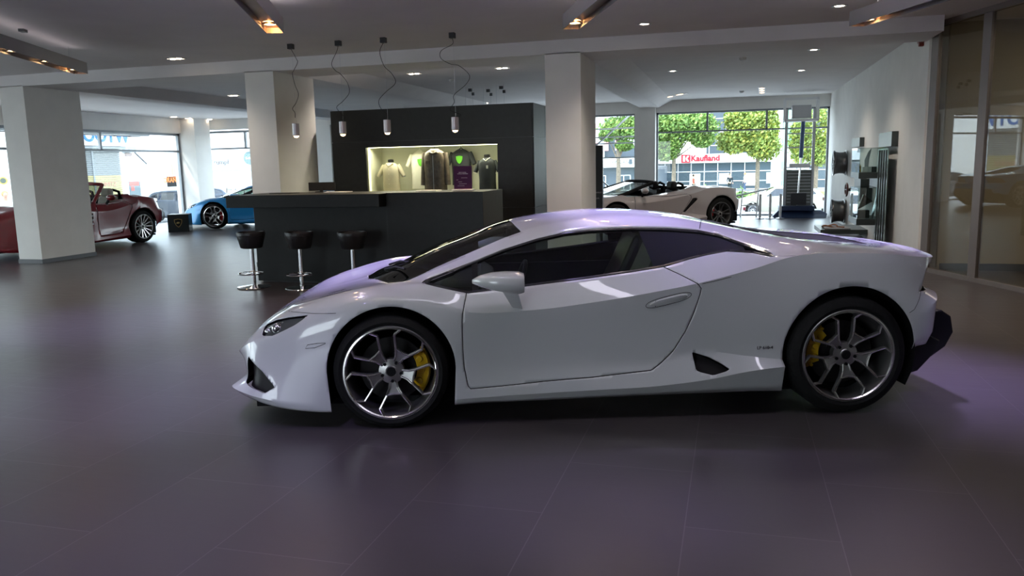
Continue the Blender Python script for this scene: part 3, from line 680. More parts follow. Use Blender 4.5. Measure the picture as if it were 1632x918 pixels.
mb.box(XB0+g, nx0, fy, YB, zs[1]+g, zs[2]-g); mb.box(nx1, XB1-g, fy, YB, zs[1]+g, zs[2]-g); mb.box(nx0, nx1, fy, YB, nz1, zs[2]-g); mb.box(nx0, nx1, fy, YB, zs[1]+g, nz0)
for z0, z1 in ((.01, .82-g), (.82+g, 1.9-g), (1.9+g, ZB)):
    for y0, y1 in ((YB, YB+.75-g), (YB+.75+g, YB2)): mb.box(XB1, XB1+.018, y0, y1, z0, z1)
    mb.box(XB0-.018, XB0, YB, YB2, z0, z1)
L_(mb, do).build('panels', M['wood'], db)
nm_ = mat('niche_lining', (.62, .62, .50), .6)
mb = MB(); mb.box(nx0, nx1, YB+.58, YB+.6, nz0, nz1+.03); mb.box(nx0-.0, nx0+.01, YB+.02, YB+.6, nz0, nz1); mb.box(nx1-.01, nx1, YB+.02, YB+.6, nz0, nz1); mb.box(nx0, nx1, YB+.0, YB+.6, nz0-.015, nz0); mb.box(nx0, nx1, YB+.0, YB+.6, nz1+.015, nz1+.03)
L_(mb, do).build('niche_lining', nm_, db)
L_(MB().box(nx0+.02, nx1-.02, YB+.04, YB+.07, nz1-.005, nz1+.012), do).build('light_strip', mat('niche_strip_light', (1, 1, .7), .5, emit=(1, .93, .58), es=4), db)
L_(MB().box(nx0+.012, nx0+.03, YB+.04, YB+.07, nz0+.02, nz1-.02), do).build('light_strip', mat('niche_side_light', (1, 1, .7), .5, emit=(1, .88, .48), es=1.0), db)
L_(MB().box(nx0+.002, nx1-.002, YB+.008, YB+.014, nz0, nz1), do).build('glass_front', M['window'], db)
a_ = area('niche_light', ((nx0+nx1)/2, YB+.12, nz1-.02), (R(-20), 0, 0), 2.1, .05, 9, (1, .95, .70))

# garments in the niche
def garment(name, x, y, ztop, hw, hgt, mtl, sleeves=.5, collar=None, slv_ang=18, depth=.09, flare=1.0, torso=False, **tg):
    e = empty(name, (x, y, ztop-hgt), **tg)
    mb = MB(); n_ = 20; secs = []
    for t_, w_, d_ in ((0, .95*flare, .9), (.3, .92, .95), (.62, .97, 1), (.80, 1.0, .95), (.90, .88, .8), (.96, .55, .6), (1.0, .30, .45)):
        secs.append((t_*hgt, hw*w_, depth*d_))
    vs = []
    for z_, a, b_ in secs:
        vs += [(a*math.copysign(abs(math.cos(2*PI*k/n_))**.8, math.cos(2*PI*k/n_)), b_*math.sin(2*PI*k/n_)*(1+.06*math.sin(7*k)), z_) for k in range(n_)]
    fs = [(i*n_+k, i*n_+(k+1) % n_, (i+1)*n_+(k+1) % n_, (i+1)*n_+k) for i in range(len(secs)-1) for k in range(n_)]+[tuple(range(n_))]
    mb.add(vs, fs); mb.build('body', mtl, e, smooth=60)
    for s in (-1, 1):
        sl = MB(); L = hgt*sleeves; a = R(slv_ang)
        p0 = Vector((s*hw*.82, 0, hgt*.90)); p1 = p0+Vector((s*math.sin(a)*L, -.01, -math.cos(a)*L))
        q = [p0+(p1-p0)*t_ for t_ in (0, .3, .65, 1)]
        sl.tube(q, [hw*.26, hw*.27, hw*.24, hw*.22], 12); sl.build('sleeve', mtl, e, smooth=60)
    return e
sh_w = mat('white_cotton', (.78, .76, .66), .8, bump=.2, nscale=30); sh_b = mat('beige_shirt_cloth', (.50, .45, .34), .8, bump=.2, nscale=30)
sh_d = mat('dark_cotton', (.030, .035, .04), .8, bump=.2, nscale=30); lea = mat('brown_leather', (.10, .075, .055), .45, noise=.3, nscale=20, bump=.3)
grn = mat('green_print', (.12, .45, .03), .6)
hangm = M['black']
def hanger(e, h, hw, col=None):
    mb = MB(); mb.tube([(-hw*.7, 0, h-.03), (0, 0, h+.02), (hw*.7, 0, h-.03)], .008, 6); mb.tube([(0, 0, h+.02), (0, 0, h+.06), (.012, 0, h+.075), (0, 0, h+.085)], .004, 6)
    mb.build('hanger', col or hangm, e)
def shieldlogo(e, x, y, z, s_, mtl, inner=None):
    P_ = [(-1, 1), (0, 1.15), (1, 1), (.95, .1), (.55, -.75), (0, -1.2), (-.55, -.75), (-.95, .1)]
    o = MB().prism([(x+a*s_, y, z+b_*s_) for a, b_ in P_], (0, -.004, 0)).build('chest_print', mtl, e)
    return o
g1 = garment('display_shirt', -5.03, YB+.42, 1.74, .155, .62, sh_w, .34, label='white t-shirt with green emblem print hanging in the niche', cat='t-shirt', torso=0, slv_ang=28)
hanger(g1, .62, .12, sh_w); shieldlogo(g1, .05, -.098, .43, .055, grn)
g2 = garment('leather_jacket', -4.66, YB+.16, 1.76, .205, .66, lea, .78, label='brown leather jacket hanging in the middle of the lit niche', cat='jacket', slv_ang=5, depth=.10)
hanger(g2, .64, .12); 
MB().tube([(-.09, -.03, .585), (-.05, -.09, .60), (0, -.10, .575), (.05, -.09, .60), (.09, -.03, .585)], .022, 8).build('collar', lea, g2, smooth=60)
MB().box(-.003, .003, -.108, -.100, .02, .56).build('zip', M['alu'], g2)
for s in (-1, 1): MB().box(s*.09-.035, s*.09+.035, -.108, -.095, .42, .47).build('chest_pocket', lea, g2, bevel=.003)
g3 = garment('display_shirt', -4.31, YB+.44, 1.75, .17, .58, sh_d, .36, label='dark t-shirt with green emblem print hanging right of the jacket', cat='t-shirt', slv_ang=26)
hanger(g3, .58, .12); shieldlogo(g3, 0, -.098, .41, .055, grn)
def bust(e, h):
    mb = MB(); mb.lathe([(.0005, h+.055), (.045, h+.05), (.05, h+.03), (.046, h-.04), (.06, h-.06)], 16); mb.build('bust_neck', M['black'], e, smooth=40)
g4 = garment('polo_shirt', -3.80, YB+.22, 1.60, .145, .50, sh_d, .40, label='dark polo shirt with white trim on a bust at the right end', cat='polo shirt', slv_ang=24, depth=.11)
bust(g4, .50)
MB().tube([(-.05, -.05, .49), (0, -.085, .45), (.06, -.05, .50)], .006, 6).build('collar_trim', sh_w, g4)
MB().box(.02, .05, -.125, -.118, .33, .38).build('chest_badge', sh_w, g4)
for s in (-1, 1): MB().bar((s*.155, -.03, .255), (s*.22, -.03, .275), .06, .012).build('cuff_trim', sh_w, g4)
g5 = garment('checked_shirt', -5.49, YB+.28, 1.56, .15, .47, sh_b, .45, label='beige short-sleeved shirt on a bust at the left end of the niche', cat='shirt', slv_ang=30, depth=.11)
bust(g5, .47)
MB().tube([(-.06, -.06, .455), (0, -.10, .41), (.06, -.06, .455)], .014, 6).build('collar', sh_b, g5)
for k in range(4): MB().sphere((0, -.112, .36-.08*k), .005, 6).build('button', sh_w, g5)
for s in (-1, 1): MB().bar((s*.185, 0, .28), (s*.235, 0, .24), .075, .02).build('sleeve_stripe', mat('blue_grey_stripe', (.30, .36, .45), .8), g5)

# things on the counter
e = empty('sign_holder', (-3.32, 9.62, 1.166), R(3), label='purple leaflet in a clear stand on the service desk', cat='sign')
MB().box(-.118, .118, -.006, .006, .02, .31).build('leaflet', mat('purple_leaflet', (.075, .02, .075), .6, spec=.2), e)
MB().box(-.14, .14, -.05, .05, 0, .018).build('holder_base', M['white'], e, bevel=.003)
RX90 = Matrix.Rotation(R(90), 4, 'X')
tw = mat('print_white', (.75, .72, .75), .6)
text_mesh('leaflet_text', 'NEW MODEL\nWORLD PREMIERE', .017, tw, Matrix.Translation((0, -.0075, .22)) @ RX90, e, .0005)
mb = MB()
for k, (a, b_) in enumerate(((-.07, .02), (-.05, .05), (-.06, -.01), (-.085, -.06), (-.02, .06))): mb.box(a, b_, -.0085, -.0065, .06+.025*k, .063+.025*k)
mb.build('leaflet_lines', tw, e)
e = empty('computer_monitor', (-5.5, 9.95, 1.162), R(180+8), label='low black computer monitor standing on the bar counter', cat='monitor')
MB().box(-.19, .19, -.02, .012, .02, .135).build('screen', M['black'], e, bevel=.004); MB().box(-.08, .08, -.06, .06, 0, .01).box(-.02, .02, .012, .03, .0, .06).build('stand', M['black'], e)
tag(MB().box(-6.05, -5.72, 9.5, 9.72, 1.161, 1.168).build('document_tray', M['black']), 'flat black folder lying near the left end of the counter', 'folder')
tag(MB().box(-5.30, -4.98, 9.62, 9.84, 1.161, 1.172).build('paper_stack', M['white']), 'small stack of white papers on the counter', 'papers')
tag(MB().box(-3.95, -3.66, 9.55, 9.75, 1.166, 1.178).build('paper_stack', M['white'], bevel=.002), 'white brochures lying flat on the service desk', 'brochures')

# stools
def stool(x, y, label):
    e = empty('bar_stool', (x, y, 0), label=label, cat='bar stool', group='black bar stools at the counter')
    MB().lathe([(.0005, .0), (.205, .0), (.21, .006), (.205, .014), (.06, .03), (.03, .034), (.0005, .034)], 40).build('base', M['chrome'], e, smooth=35)
    MB().lathe([(.028, .03), (.028, .30), (.026, .30), (.026, .50), (.05, .505)], 24).build('column', M['chrome'], e, smooth=35)
    fr = MB(); fr.tube([(.155*math.cos(a), .03+.155*math.sin(a)-.08, .185) for a in [2*PI*i/32 for i in range(32)]], .010, 8, closed=True)
    fr.bar((0, -.03, .185), (0, -.20, .185), .012); fr.bar((-.05, -.02, .185), (-.14, -.06, .185), .012); fr.bar((.05, -.02, .185), (.14, -.06, .185), .012)
    fr.build('footrest', M['chrome'], e, smooth=40)
    MB().lathe([(.0005, .505), (.115, .505), (.135, .515), (.172, .655), (.180, .70), (.172, .715), (.155, .712), (.150, .690), (.0005, .682)], 40).build('seat', M['leather'], e, smooth=50)
    MB().lathe([(.171, .660), (.176, .664), (.177, .670), (.173, .674)], 40, 0, None, True).build('seat_piping', M['leather'], e, smooth=60)
    return e
for x_, lb in ((-5.885, 'leftmost black bar stool at the open end of the counter'), (-5.195, 'middle black bar stool in front of the counter'), (-4.475, 'black bar stool nearest the white car, right of the three')): stool(x_, 8.76, lb)

# ------------------------------------------------------------------ pendant lamps over the bar
pc = mat('pendant_aluminium', (.45, .42, .44), .35, metal=.7)
def wav(pts, o, X0, Y0):
    r_ = [(float(a), 0, float(b_)) for a, b_ in pts]; q = [Vector(p) for p in r_]
    T_ = np.arange(len(q), dtype=float); s_ = crom(np.array([list(v) for v in q]), T_, np.linspace(0, len(q)-1, len(q)*5)); return [tuple(v) for v in s_]
cables = [ [(0,1.17),(.07,1.0),(.085,.93),(.02,.80),(0,.74),(.03,.55),(.07,.40),(.03,.26),(-.03,.16),(0,.09),(0,0)],
 [(0,1.17),(-.03,1.07),(-.11,.88),(-.06,.76),(.01,.70),(.10,.55),(.12,.38),(.02,.24),(-.07,.15),(-.02,.05),(.04,-.03),(.0,-.09)],
 [(0,1.17),(-.05,1.06),(-.05,.95),(.0,.78),(.10,.65),(.14,.50),(.0,.36),(-.10,.23),(-.08,.10),(.0,.0),(.0,-.09)],
 [(0,1.17),(.0,1.07),(-.15,.98),(-.16,.86),(-.04,.76),(.08,.72),(.21,.56),(.16,.42),(0,.26),(0,.14),(-.06,.02),(.08,-.06),(.04,-.13)] ]
pend_lab = ('pendant lamp hanging in front of the middle pillar', 'second pendant lamp from the left, above the bar', 'third pendant lamp from the left, above the bar', 'rightmost pendant lamp above the service desk')
for i, x_ in enumerate((-5.655, -4.965, -4.33, -3.402)):
    e = empty('pendant_lamp', (x_, 9.62, 1.92), label=pend_lab[i], cat='pendant lamp', group='pendant lamps over the bar counter')
    MB().lathe([(.036, .0), (.046, .012), (.046, .165), (.0005, .168), ], 24).build('lamp_housing', pc, e, smooth=35)
    MB().lathe([(.0005, -.022), (.022, -.016), (.038, .004), (.0005, .01)], 20).build('lamp_lens', M['warm'], e, smooth=60)
    MB().box(-.034, .034, -.034, .034, 1.125, 1.19).build('ceiling_cap', M['darkmetal'], e)
    MB().cyl((.012, 0, .16), (.012, 0, 1.13), .0012, 5).build('steel_wire', M['alu'], e)
    cb = [(a, 0, max(.165, .165+(b_+.10)*.76)) for a, b_ in cables[i]]
    T_ = np.arange(len(cb), dtype=float); pts = crom(np.array(cb), T_, np.linspace(0, len(cb)-1, len(cb)*5))
    MB().tube([tuple(p_) for p_ in pts], .0035, 6).build('power_cable', M['black'], e, smooth=60)
    spot('pendant_light', (x_, 9.62, 1.89), (x_, 9.62, 0), 12, (1, .72, .42), 95, .5, .03)

# ------------------------------------------------------------------ ceiling lights
M['dimlamp'] = mat('dim_reflector_lamp', (.6, .45, .25), .3, emit=(1, .70, .42), es=1.1)
hc = mat('downlight_reflector', (.5, .5, .5), .2, metal=1)
def downlight(x, y, kind, label, group, rz=0, pw=0):
    e = empty('ceiling_light', (x, y, H), rz, label=label, cat='ceiling light', group=group)
    if kind == 1:
        MB().lathe([(.085, -.001), (.085, -.007), (.062, -.008), (.055, -.001)], 28, 0, None, True).build('trim_ring', M['alu'], e, smooth=40)
        MB().lathe([(.0005, -.004), (.05, -.004)], 20).build('lamp', M['cool'], e)
    else:
        n_ = kind; w_ = .105 if kind == 2 else .62
        fr = MB(); hw = n_*w_/2+.02
        for b_ in ((-hw, hw, -.075, -.06), (-hw, hw, .06, .075), (-hw, -hw+.015, -.075, .075), (hw-.015, hw, -.075, .075)): fr.box(*b_, -.008, -.001)
        fr.build('trim_frame', M['alu'], e)
        MB().box(-hw+.016, hw-.016, -.059, .059, -.004, -.002).build('backing', M['darkmetal'], e)
        for k in range(n_):
            MB().lathe([(.0005, -.016), (.034, -.014), (.040, -.005)], 16, 0, Matrix.Translation(((k-(n_-1)/2)*w_, 0, 0)) @ Matrix.Diagonal((1, 1, 1, 1) if n_ == 2 else (4.5, 1.5, 1, 1))).build('lamp', M['cool'] if n_ == 2 else M['dimlamp'], e, smooth=40)
    if pw: spot('downlight_beam', (x, y, H-.04), (x, y, 0), pw*3.0, (1, .90, .78), 130, .9, .05)
    return e
G1, G2, G3 = 'round recessed downlights', 'twin recessed ceiling spots', 'triple recessed ceiling spots'
downlight(-1.07, 9.924, 1, 'round downlight beyond the hanging rail, right of the bar', G1, pw=18)
downlight(1.069, 9.619, 1, 'round downlight beside the right hanging rail', G1, pw=18)
downlight(1.13, 13.227, 1, 'round downlight beyond the beam, nearest the right wall', G1, pw=12)
downlight(-1.117, 15.126, 1, 'round downlight above the pearl grey convertible', G1, pw=12)
downlight(1.171, 16.145, 1, 'round downlight above the wall shelves', G1, pw=12)
downlight(-7.834, 10.126, 2, 'twin ceiling spot above the left floor, nearest the camera', G2, pw=14)
downlight(-6.0, 12.333, 2, 'twin ceiling spot left above the display wall', G2, pw=14)
downlight(-5.468, 13.39, 2, 'twin ceiling spot second from left above the display wall', G2, pw=10)
downlight(-4.234, 12.211, 2, 'twin ceiling spot third from left above the display wall', G2, pw=14)
downlight(-3.828, 13.296, 2, 'twin ceiling spot rightmost above the display wall', G2, pw=10)
downlight(-1.62, 20.9, 3, 'triple ceiling spot beside the diagonal beam near the shop window', G3, R(118))
downlight(.60, 20.3, 3, 'triple ceiling spot near the middle of the shop window', G3, R(88))
downlight(-6.357, 20.338, 2, 'twin ceiling spot far behind the display wall', G2)
downlight(-11.019, 20.25, 2, 'twin ceiling spot far back between pillar and display wall', G2)
downlight(-15.132, 15.4, 2, 'twin ceiling spot just right of the left pillar', G2)
downlight(-15.97, 20.341, 2, 'first of the far left row of ceiling spots', G2)
downlight(-16.05, 21.1, 2, 'middle of the far left row of ceiling spots', G2)
downlight(-15.9, 21.9, 2, 'last of the far left row of ceiling spots', G2)
downlight(-10.538, 15.421, 2, 'twin ceiling spot just left of the middle pillar', G2)
for x_, y_, lb in ((.1, 13.75, 'smoke detector on the ceiling beyond the beam'), (.135, 20.195, 'smoke detector far back near the shop window'), (-5.2, 14.6, 'smoke detector above the dark display wall')):
    tag(MB().lathe([(.0005, -.05), (.03, -.05), (.05, -.03), (.055, 0)], 20, 0, Matrix.Translation((x_, y_, H))).build('smoke_detector', M['white'], smooth=50), lb, 'smoke detector', 'ceiling smoke detectors')
# hanging wires with clamps behind the display wall
for x_, y_, lb in ((-5.35, 16.1, 'leftmost wire suspension behind the display wall'), (-5.05, 16.4, 'middle wire suspension behind the display wall'), (-4.62, 15.9, 'rightmost wire suspension behind the display wall')):
    e = empty('wire_suspension', (x_, y_, 2.35), label=lb, cat='wire suspension', group='wire suspensions')
    for dx in (-.09, .07): MB().cyl((dx, 0, 0), (dx, 0, .76), .003, 5).build('wire', M['alu'], e)
    MB().box(-.02, .05, -.03, .03, .66, .72).box(.05, .10, -.02, .02, .58, .64).build('clamp', M['darkmetal'], e)
    MB().box(-.12, .10, -.02, .02, -.0, .02).build('cross_bar', M['darkmetal'], e)

for x_, y_, lb in ((-8.5, 5.0, 'added out-of-view twin ceiling spot over the left aisle near the camera'), (-5.5, 6.2, 'added out-of-view twin ceiling spot over the aisle in front of the bar'), (-2.2, 3.6, 'added out-of-view twin ceiling spot over the nose of the white supercar'), (.6, 7.2, 'added out-of-view twin ceiling spot over the aisle behind the white supercar'), (-11.8, 8.2, 'added out-of-view twin ceiling spot over the aisle before the left pillar')):
    downlight(x_, y_, 2, lb, G2, pw=3)  # added lamps above the frame, filling the front zone with light
# hanging light rails
rail_body = mat('rail_housing', (.28, .27, .28), .45, metal=.3); rail_in = mat('rail_inside', (.20, .16, .15), .35, metal=.6)
def rail(end, lab, warm=True, lamps=((.12,), (.55,), (1.2,)), ln=3.2, zb=2.8):
    d = Vector((.40, -.917, 0)).normalized(); sd = Vector((-d.y, d.x, 0)); e = empty('hanging_light_rail', (end[0], end[1], zb), math.atan2(d.y, d.x), label=lab, cat='light rail', group='hanging light rails')
    # local X runs from this end towards the camera
    w_, h_, t_ = .085, .145, .006
    MB().box(0, ln, -w_, -w_+t_, 0, h_).box(0, ln, w_-t_, w_, 0, h_).box(0, ln, -w_, w_, h_-t_, h_).box(0, t_, -w_, w_, 0, h_).box(ln-t_, ln, -w_, w_, 0, h_).build('housing', rail_body, e)
    MB().box(t_, ln-t_, -w_+t_, w_-t_, .05, .056).build('reflector_plate', rail_in, e)
    for x_ in lamps:
        l_ = MB().lathe([(.064, .048), (.066, .030), (.060, .026)], 28, 0, Matrix.Translation((x_, 0, 0))).build('lamp_ring', M['darkmetal'], e, smooth=40)
        MB().lathe([(.0005, .030), (.056, .034), (.060, .046)], 24, 0, Matrix.Translation((x_, 0, 0))).build('lamp', M['warm'], e, smooth=40)
    for x_ in (.35, ln-.3): MB().cyl((x_, 0, h_), (x_, 0, H-zb), .0015, 5).build('suspension_wire', M['alu'], e)
    u_ = area('ceiling_fill', tuple(e.location+Vector((d.x*ln/2, d.y*ln/2, h_+.01))), (R(180), 0, e.rotation_euler.z), ln*.9, .12, 7 if end[0] > -7 else .3, (1, .86, .90))  # added upward fill to brighten the ceiling, no lamp of the rail itself
    MB().box(ln*.5-.05, ln*.5+.05, -.03, .03, H-zb-.03, H-zb).build('power_cap', M['darkmetal'], e)
    return e
rail((-8.42, 8.95), 'left hanging light rail with three lamps', lamps=(.22, 1.05, 1.9, 2.8))
rail((-4.36, 7.14), 'hanging light rail top left of centre glowing orange at its end', lamps=(.30, 1.7, 2.6))
rail((-1.60, 8.08), 'hanging light rail top centre with one bright lamp', lamps=(.17, 1.6, 2.7))
rail((1.18, 9.07), 'right hanging light rail beside the glass partition', lamps=(.20, 1.5, 2.6))
for (ex, ey), ls in (((-8.42, 8.95), (.22, 1.05, 1.9)), ((-4.36, 7.14), (.05, .30)), ((-1.60, 8.08), (.17,)), ((1.18, 9.07), (.20, 1.5))):
    for x_ in ls:
        q = Vector((ex, ey, 2.82))+Vector((.40, -.917, 0))*x_; spot('rail_lamp_beam', q, q+Vector((0, 0, -2)), 12, (1, .66, .40), 80, .6, .05)
        if x_ < .4: spot('rail_lamp_spill', q+Vector((.04, -.09, .02)), q+Vector((-.2, .45, -.02)), 3, (1, .35, .10), 150, .6, .02)

# suspended linear luminaire above the aisle, next to the camera
e = empty('linear_luminaire', (-.03, 3.69, 2.80), .3105, label='long suspended linear ceiling luminaire above the white supercar', cat='ceiling light')
MB().box(-1.7, 1.7, -.09, .09, .03, .09).build('housing', rail_body, e, bevel=.004)
MB().box(-1.67, 1.67, -.07, .07, .022, .031).build('diffuser', mat('luminaire_diffuser', (1, 1, 1), .5, emit=(.88, .84, 1.0), es=4.5), e)
for x_ in (-1.0, 1.0): MB().cyl((x_, 0, .09), (x_, 0, H-2.802), .002, 5).build('suspension_wire', M['alu'], e)
# added unseen lamp and area fill to light the room behind the glass partition
e = empty('office_fill_lamp', (5.2, 9.6, H), label='added out-of-view flat warm ceiling lamp in the room behind the glass partition', cat='ceiling light')
MB().lathe([(.0005, -.06), (.22, -.05), (.25, 0)], 32).build('shade', mat('office_fill_glow', (1, .9, .7), .5, emit=(1, .88, .7), es=1.2), e, smooth=50)
area('office_fill', (5.2, 9.6, H-.08), (0, 0, 0), 1.6, 1.6, 16, (1, .90, .74))
# ------------------------------------------------------------------ right wall display
al = tag(MB().box(RW-.07, RW, 11.70, 11.80, 2.93, 3.06).box(RW-.06, RW, 11.715, 11.785, 2.89, 2.93).build('alarm_sounder', mat('red_alarm', (.20, .03, .02), .4), bevel=.008), 'small red alarm sounder high on the wall beside the glass partition', 'alarm')
shf = mat('shelf_front_laminate', (.06, .075, .072), .35); she = mat('shelf_dark_laminate', (.02, .02, .022), .4)
def wbox(name, x0, y0, y1, z0, z1, **tg):
    o = MB().box(x0, RW-.001, y0, y1, z0, z1).build(name, [shf], bevel=.002, **tg); o.data.materials.append(she)
    return o
wbox('wall_box', 2.255, 13.1, 14.2, 1.63, 1.85, label='dark upper wall box nearest the glass partition', cat='wall box', group='dark wall boxes')
wbox('wall_box', 2.265, 16.35, 17.4, 1.68, 1.85, label='dark upper wall box nearest the shop window', cat='wall box', group='dark wall boxes')
wbox('wall_box', 2.25, 13.98, 14.9, .99, 1.13, label='dark wall panel between the two display shelves', cat='wall box', group='dark wall boxes')
wbox('display_shelf', 1.955, 14.05, 15.0, 1.135, 1.23, label='upper deep display shelf carrying yellow figure and trophy', cat='shelf', group='deep display shelves')
wbox('display_shelf', 1.95, 14.05, 15.0, .375, .475, label='lower deep display shelf carrying the gramophone-shaped trophy', cat='shelf', group='deep display shelves')
wbox('display_shelf', 1.55, 15.5, 16.7, .10, .18, label='lowest shelf near the floor below the mounted wheel', cat='shelf', group='deep display shelves')
wbox('wall_box', 2.15, 15.2, 15.95, .70, 1.1, label='dark box beside the red steering handle', cat='wall box', group='dark wall boxes')
cg = glass('case_glass', (.80, .88, .86), .10)
for z0, z1, lb in ((1.23, 1.62, 'glass case on the upper display shelf'), (.475, .98, 'glass case on the lower display shelf')):
    e = empty('glass_case', (2.15, 14.5, z0), label=lb, cat='glass case', group='glass cases on the shelves')
    MB().box(-.19, -.184, -.44, .46, .001, z1-z0).build('front_pane', cg, e); MB().box(-.19, .19, -.446, -.44, .001, z1-z0).build('side_pane', cg, e); MB().box(-.19, .19, -.44, .46, z1-z0, z1-z0+.006).build('top_pane', cg, e)
e = empty('ribbed_panel', (2.2, 13.55, 0.02), label='tall ribbed glass panel standing off the wall below the upper box', cat='glass panel')
MB().box(.02, .032, -.42, .42, 0, 1.58).build('pane', mat('mirror_panel', (.35, .42, .42), .12, metal=.8), e)
for y_ in (-.3, -.1, .1, .3): MB().box(.008, .02, y_-.02, y_+.02, .0, 1.56).build('glass_rib', shf, e)
def trophy(x, y, z, label):
    e = empty('trophy', (x, y, z), label=label, cat='trophy')
    MB().box(-.07, .07, -.07, .07, 0, .09).build('plinth', M['white'], e, bevel=.004)
    MB().prism([(-.03, .0, .09), (.03, 0, .09), (.035, 0, .20), (.07, 0, .40), (.01, 0, .32), (-.035, 0, .2)], (0, .02, 0)).build('blade', M['alu'], e, bevel=.004)
    return e
trophy(2.10, 14.28, 1.232, 'silver blade-shaped trophy on the upper display shelf')
e = empty('yellow_figure', (2.03, 14.66, 1.232), label='small yellow sculpted animal figure on the upper shelf', cat='figurine')
mb = MB(); mb.sphere((0, 0, .07), .055, 8, sc=(1, 1.4, .7)); mb.sphere((0, -.08, .10), .03, 8); mb.sphere((0, .06, .11), .025, 8)
for a, b_ in ((-.03, -.05), (.03, -.05), (-.03, .05), (.03, .05)): mb.cyl((a, b_, 0), (a*.8, b_*.8, .06), .012, 8)
mb.build('body', mat('yellow_enamel', (.75, .45, .03), .3), e, smooth=50)
tag(MB().box(2.16, 2.28, 14.4, 14.52, 1.231, 1.32).build('small_box', she, bevel=.004), 'small black box between the figure and the trophy', 'box')
e = empty('horn_trophy', (2.1, 14.38, .477), label='dark cone-shaped horn sculpture on the lower display shelf', cat='sculpture')
MB().box(-.12, .08, -.09, .09, 0, .13).build('plinth', she, e, bevel=.004)
MB().lathe([(.004, 0), (.10, .24), (.004, .235)], 20, 0, Matrix.Translation((-.09, 0, .14)) @ Matrix.Rotation(R(38), 4, 'Y')).build('cone', mat('bronze', (.06, .035, .025), .3, metal=.7), e, smooth=50)
e = empty('leaning_frame', (2.27, 14.25, .477), label='narrow silver framed plate leaning on the wall on the lower shelf', cat='frame')
MB().bar((-.06, 0, 0), (.03, 0, .44), .012, .22, up=(0, 1, 0)).build('plate', M['alu'], e)
e = empty('steering_wheel_display', (2.14, 16.9, .855), label='dark red leather steering wheel mounted on the wall', cat='steering wheel')
MB().tube([(0, .14*math.cos(a), .12*math.sin(a)) for a in [2*PI*i/28 for i in range(28)]], .02, 8, closed=True).build('wheel_ring', mat('oxblood_leather', (.07, .015, .012), .4), e, smooth=50)
MB().cyl((0, 0, 0), (.21, 0, 0), .03, 12).bar((0, -.12, 0), (0, .12, 0), .03, .02).build('hub', she, e)
for y_, lb in ((15.3, 'small brown leather goods item left on the dark box'), ): tag(MB().box(2.0+.16, 2.28, y_, y_+.3, 1.102, 1.2).build('leather_case', mat('tan_leather', (.16, .05, .03), .5), bevel=.02), lb, 'leather case')
# wheels fixed to the wall, axle along X
M['walrim'] = mat('dark_alloy', (.12, .12, .12), .35, metal=.8)
def wall_wheel(y, z, label):
    e = empty('mounted_alloy_wheel', (2.06, y, z), label=label, cat='alloy wheel', group='alloy wheels mounted on the right wall')
    RY = Matrix.Rotation(R(90), 4, 'Y')
    MB().lathe([(.262, 0), (.266, .02), (.245, .03), (.235, .06), (.225, .12), (.228, .20), (.245, .235), (.266, .245), (.262, .26), (.24, .255), (.215, .2), (.212, .1), (.225, .04), (.24, .01)], 56, 0, RY, True).build('barrel', M['walrim'], e, smooth=35)
    sp = MB()
    for k in range(10):
        a = 2*PI*k/10+(.12 if k % 2 else -.12); sp.bar((.03, .04*math.cos(a), .04*math.sin(a)), (.02, .24*math.cos(a), .24*math.sin(a)), .025, .03)
    sp.cyl((.0, 0, 0), (.08, 0, 0), .06, 20); sp.build('spokes', M['walrim'], e)
    MB().cyl((.08, 0, 0), (.29, 0, 0), .035, 12).build('wall_mount', she, e)
    return e
wall_wheel(18.55, 1.37, 'upper dark alloy wheel fixed to the right wall'); wall_wheel(18.55, .335, 'lower dark alloy wheel fixed to the right wall')
e = empty('folded_belt_display', (1.85, 15.9, .182), label='brown leather belt coiled on a grey cloth on the lowest shelf', cat='belt')
MB().box(-.22, .22, -.35, .3, 0, .02).build('cloth', mat('grey_cloth', (.3, .3, .31), .9), e, bevel=.008)
MB().tube([(-.1+.13*math.cos(a), .14*math.sin(a), .035+.02*math.sin(2*a)) for a in [2*PI*i/24 for i in range(22)]]+[(.05, -.1, .03), (.12, -.22, .03)], .014, 6).build('belt', mat('brown_belt_leather', (.25, .09, .03), .5), e, smooth=50)

# totem sign beside the right pillar
e = empty('totem_sign', (-2.08, 12.42, 0), R(2), label='tall narrow black totem sign standing against the right pillar', cat='sign')
MB().box(-.10, .10, -.02, .02, 0, 1.75).build('board', mat('totem_board', (.035, .045, .05), .35), e, bevel=.002)
MB().box(-.135, -.10, -.03, .03, 0, 1.75).box(.10, .11, -.03, .03, 0, 1.75).build('side_profile', M['alu'], e)
MB().prism([(-.10, -.024, 0), (.10, -.024, 0), (.02, -.024, .58), (-.10, -.024, .68)], (0, .003, 0)).build('silver_panel', M['alu'], e)
text_mesh('sign_text', 'AUTOHAUS', .032, tw, Matrix.Translation((0, -.021, 1.02)) @ RX90, e, .0008)
text_mesh('sign_text', 'BERLIN', .030, tw, Matrix.Translation((0, -.021, .93)) @ RX90, e, .0008)
